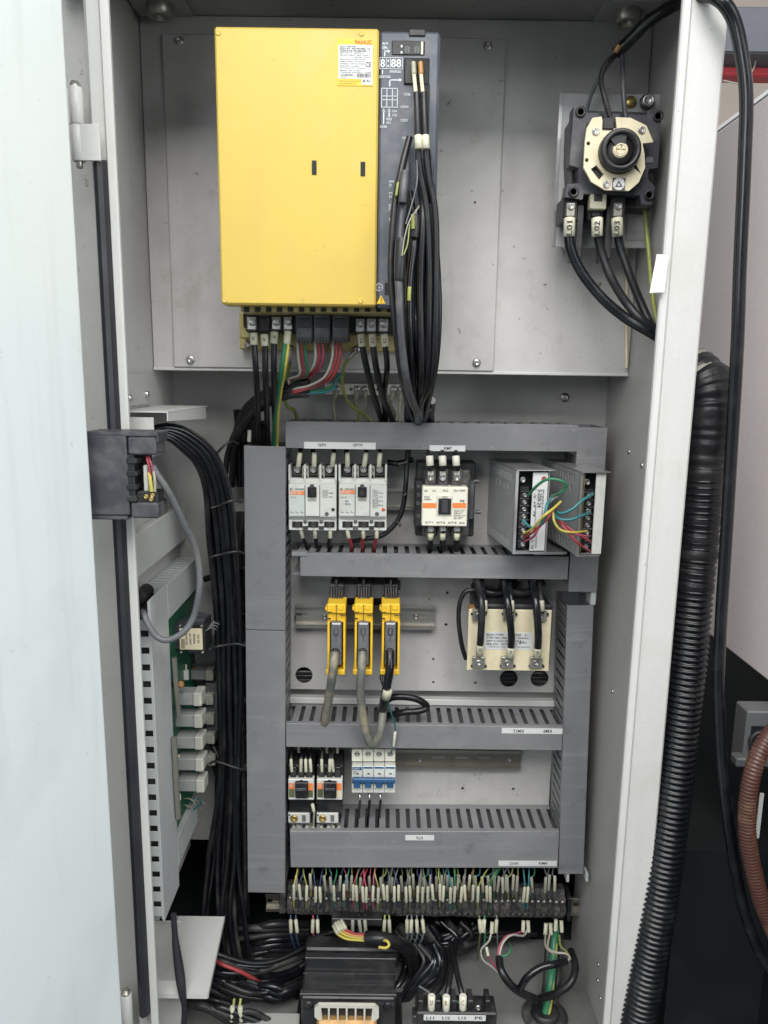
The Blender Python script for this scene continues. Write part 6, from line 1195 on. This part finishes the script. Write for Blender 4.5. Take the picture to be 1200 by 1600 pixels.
# small mains transformer with a label on the board
q = atx(323, 1022, -.262)
st = T('board_transformer', 'small dark transformer with a cream label on the relay board', 'transformer', (XPB, q.y, q.z))
MB().bx(XPB + .02, -.264, q.y, q.y + .045, q.z, q.z + .048, .002).out('core', 'black', st)
MB().bx(XPB, XPB + .02, q.y + .006, q.y + .04, q.z + .006, q.z + .042).out('bobbin', 'darkgrey', st)
lb2 = MB().bx(-.3015, -.2675, q.y - .0006, q.y, q.z + .007, q.z + .040).out('label_plate', 'cream', st)
for k, s_ in enumerate(('HR-PT220', 'AC 200V', '50/60Hz', '24V 2A')): txt(s_, -.2915 + k * .006, q.z + .024, .020 - .002 * k, .003, q.y - .0009, lb2, 'ink', roll=-math.pi / 2)
bcd = MB()
for k in range(9): bcd.bx(-.2995, -.294, q.y - .0009, q.y - .0006, q.z + .009 + k * .0017, q.z + .0098 + k * .0017)
bcd.out('barcode', 'ink', lb2)
for (x_, z_) in ((-.300, q.z + .044), (-.268, q.z + .044), (-.300, q.z + .003), (-.268, q.z + .003)): inst('corner_screw', SCREW, st, (x_, q.y - .0008, z_), .002)
for k in range(4):
    MB().bx(XPB + .022, -.266, q.y + .006 + k * .010, q.y + .010 + k * .010, q.z + .048, q.z + .052).out('lamination_edge', 'darkgrey', st)
    MB().tube([(-.264, q.y + .006 + k * .011, q.z + .034), (-.256, q.y + .010 + k * .011, q.z + .038), (-.250, q.y + .013 + k * .011, q.z + .034)], .0009, 6).out('pin_wire', 'wgrey', st)
def hood(px0, y0, px1, y1, X, label):
    a, b_ = at(px0, (y0 + y1) / 2, X), at(px1, (y0 + y1) / 2, X); z1, z0 = at(px1, y0, X).z, at(px1, y1, X).z
    t = T('cable_connector', label, 'connector', ((a.x + b_.x) / 2, X, z0), 'grey connector hoods'); h = z1 - z0
    MB().prism([(a.x, z0), (b_.x - .012, z0), (b_.x, z0 + h * .38), (b_.x, z0 + h * .66), (b_.x - .012, z1), (a.x, z1)], 'y', X, X + .016).out('hood', 'cablegrey', t)
    for f in (.3, .72): MB().lathe((b_.x - .010, X, z0 + h * f), (0, -1, 0), [(.002, 0), (.002, .001), (.001, .0012)], 10).out('screw', 'black', t)
    return b_.x, z0 + h * .5
hx, hz = hood(306, 997, 350, 1033, 1.13, 'grey connector hood right of the board transformer')
cable('connector_cable', 'grey cable from the upper connector hood into the tall duct', [Vector((hx - .004, 1.138, hz + .004)), Vector((hx + .02, 1.138, hz + .004)), Vector((hx + .045, 1.14, hz + .008)), Vector((hx + .07, 1.145, hz + .01))], .0052, 'cablegrey', world=True)
hx, hz = hood(322, 1068, 357, 1142, 1.14, 'larger grey connector hood beside the upper relays')
cable('connector_cable', 'grey cable from the lower connector hood into the tall duct', [Vector((hx - .004, 1.148, hz + .012)), Vector((hx + .015, 1.148, hz + .012)), Vector((hx + .035, 1.15, hz + .004)), Vector((hx + .06, 1.155, hz - .004))], .005, 'cablegrey', world=True)
for k in range(4):
    q = atx(300 + 6 * k, 1254 + 4 * (k % 2), -.300); cable('board_wire', 'small teal wire loop below the lowest relay, %s of four' % ('first', 'second', 'third', 'last')[k], [q + Vector((-.02, 0, .004)), q + Vector((-.006, -.004, .010)), q + Vector((.004, -.004, .004)), q + Vector((-.002, -.002, -.006)), q + Vector((-.012, 0, -.004))], .0013, ('wclear', 'wteal', 'wteal', 'wwhite')[k], 'wire', world=True)
# ================================================================== cable bundle on the left
random.seed(31); BG = 'black cables of the bundle on the left'
NB = 14
for i in range(NB):
    o_ = i / (NB - 1); dx_ = (o_ - .5) * 46; dp = (i % 3) * .012
    cable('bundle_cable', 'black cable in the thick bundle curving down from the steel cover', [(232, 672 + 10 * (1 - o_), .985 + dp), (262, 672 + 12 * (1 - o_) - 6 * o_, .995 + dp), (292 + dx_ * .25, 684 + 18 * (1 - o_) - 8 * o_, 1.01 + dp), (322 + dx_ * .6, 718 - dx_ * .35, 1.03 + dp), (340 + dx_ * .8, 768, 1.05 + dp), (348 + dx_ * .85 + random.uniform(-2, 2), 840, 1.07 + dp), (357 + dx_ * .75 + random.uniform(-3, 3), 950, 1.09 + dp), (361 + dx_ * .75 + random.uniform(-4, 4), 1080, 1.10 + dp), (360 + dx_ * .8 + random.uniform(-5, 5), 1220, 1.11 + dp), (355 + dx_ * 1.1 + random.uniform(-5, 5), 1340, 1.11 + dp), (352 + dx_ * 1.3 + random.uniform(-6, 6), 1440, 1.10 + dp), (360 + dx_ * 1.6, 1520, 1.08 + dp)], 5.2, 'cable', 'cable', BG, n=8, sub=5)
for i in range(8):
    x = 338 + i * 6.5
    cable('bundle_cable', 'black cable at the back of the thick bundle on the left', [(x + 4, 800, 1.15), (x + random.uniform(-4, 4), 880, 1.155), (x + 4 + random.uniform(-4, 4), 1000, 1.16), (x + 6 + random.uniform(-5, 5), 1150, 1.16), (x + 2 + random.uniform(-6, 6), 1300, 1.16), (x + random.uniform(-8, 8), 1430, 1.15)], 5.0, 'cable', 'cable', BG, n=8, sub=5)
for k, (x0, y0, x1, y1) in enumerate(((322, 712, 372, 690), (330, 790, 378, 782), (326, 868, 382, 862), (328, 1010, 382, 1006), (326, 1190, 384, 1200))):
    cable('bundle_tie', 'black cable tie round the left bundle, number %s from the top' % ('one', 'two', 'three', 'four', 'five')[k], [(x0, y0 + 4, 1.05), (x0 + 12, y0, 1.04 + .012 * k), (x1 - 14, y1, 1.04 + .012 * k), (x1, y1 + 3, 1.08)], 2.0, 'black', 'cable tie')
for k, pts in enumerate(([(352, 740, 1.15), (356, 710, 1.14), (366, 680, 1.12), (384, 655, 1.11), (398, 648, 1.10)], [(320, 905, 1.16), (345, 898, 1.15), (372, 890, 1.14), (390, 888, 1.14)], [(335, 940, 1.165), (360, 955, 1.16), (392, 962, 1.15)], [(330, 1160, 1.15), (352, 1200, 1.13), (376, 1205, 1.12), (392, 1185, 1.13)], [(330, 1180, 1.165), (352, 1235, 1.15), (375, 1240, 1.14), (392, 1225, 1.14)], [(325, 1090, 1.165), (352, 1130, 1.16), (376, 1150, 1.15), (394, 1156, 1.15)])):
    cable('branch_cable', 'black branch cable joining the left bundle and the tall duct, %s from the top' % ('first', 'second', 'third', 'fifth', 'sixth', 'fourth')[k], pts, 5.0, 'cable', 'cable', 'branch cables of the left bundle')
for k in range(6):
    x = 372 + k * 8; cable('branch_cable', 'black cable rising behind the tall duct top, %s from the left' % ('first', 'second', 'third', 'fourth', 'fifth', 'sixth')[k], [(x - 2, 640 + 4 * k, 1.15), (x, 670, 1.155), (x + 1, 700, 1.155), (x + 2, 760, 1.16)], 5.4, 'cable', 'cable', 'black cables at the tall duct top')
MB().cyl(at(390, 672, 1.10), at(389, 690, 1.10), .003, n=10).out('marker_sleeve', 'sleevedim', None, label='pale sleeve on the black cables above the tall duct', cat='marker sleeve')
# ================================================================== floor bracket at the bottom left
ZB = at(307, 1555, .925).z
fb = T('floor_bracket', 'white painted steel bracket plate at the bottom beside the floor cables', 'bracket', (at(300, 1500, 1.0).x, 1.0, ZB - .04))
f1_, f2_, f3_ = atz(324, 1553, ZB), atz(350, 1432, ZB), atz(268, 1430, ZB)
MB().prism([(XL + .004, f1_.y), (f1_.x, f1_.y), (f2_.x, f2_.y), (XL + .004, f2_.y)], 'z', ZB - .002, ZB).out('top_sheet', 'frame', fb)
s = MB(); nn = Vector((f2_.y - f1_.y, f1_.x - f2_.x)).normalized() * .0014
s.prism([(f1_.x, f1_.y), (f2_.x, f2_.y), (f2_.x + nn.x, f2_.y + nn.y), (f1_.x + nn.x, f1_.y + nn.y)], 'z', ZB - .007, ZB + .0004); s.out('side_flange', 'frame', fb)
MB().bx(XL + .004, f1_.x, f1_.y - .0014, f1_.y - .0002, ZB - .007, ZB).out('front_flange', 'frame', fb)
MB().bx(XL + .001, XL + .005, f1_.y, f2_.y, ZB - .05, ZB).out('wall_flange', 'frame', fb)
ss = T('rubber_strip', 'loose dark rubber strip hanging between frame and floor bracket', 'rubber strip', atz(290, 1590, ZFL))
P = [at(*q) for q in ((271, 1428, .94), (274, 1470, .935), (280, 1515, .93), (284, 1545, .925), (288, 1575, .925), (287, 1600, .925))]
MB().tube(P, .0055, 10, 6, rad=lambda t: .004 + .003 * max(0, math.sin(t * 5.2 - .8))).out('strip', 'rubber', ss)
b = MB(); b.bx(at(240, 1500, .95).x, at(284, 1500, .95).x, .95, .953, ZFL, at(262, 1440, .95).z, .001); b.out('lower_side_sheet', 'cab', cab)
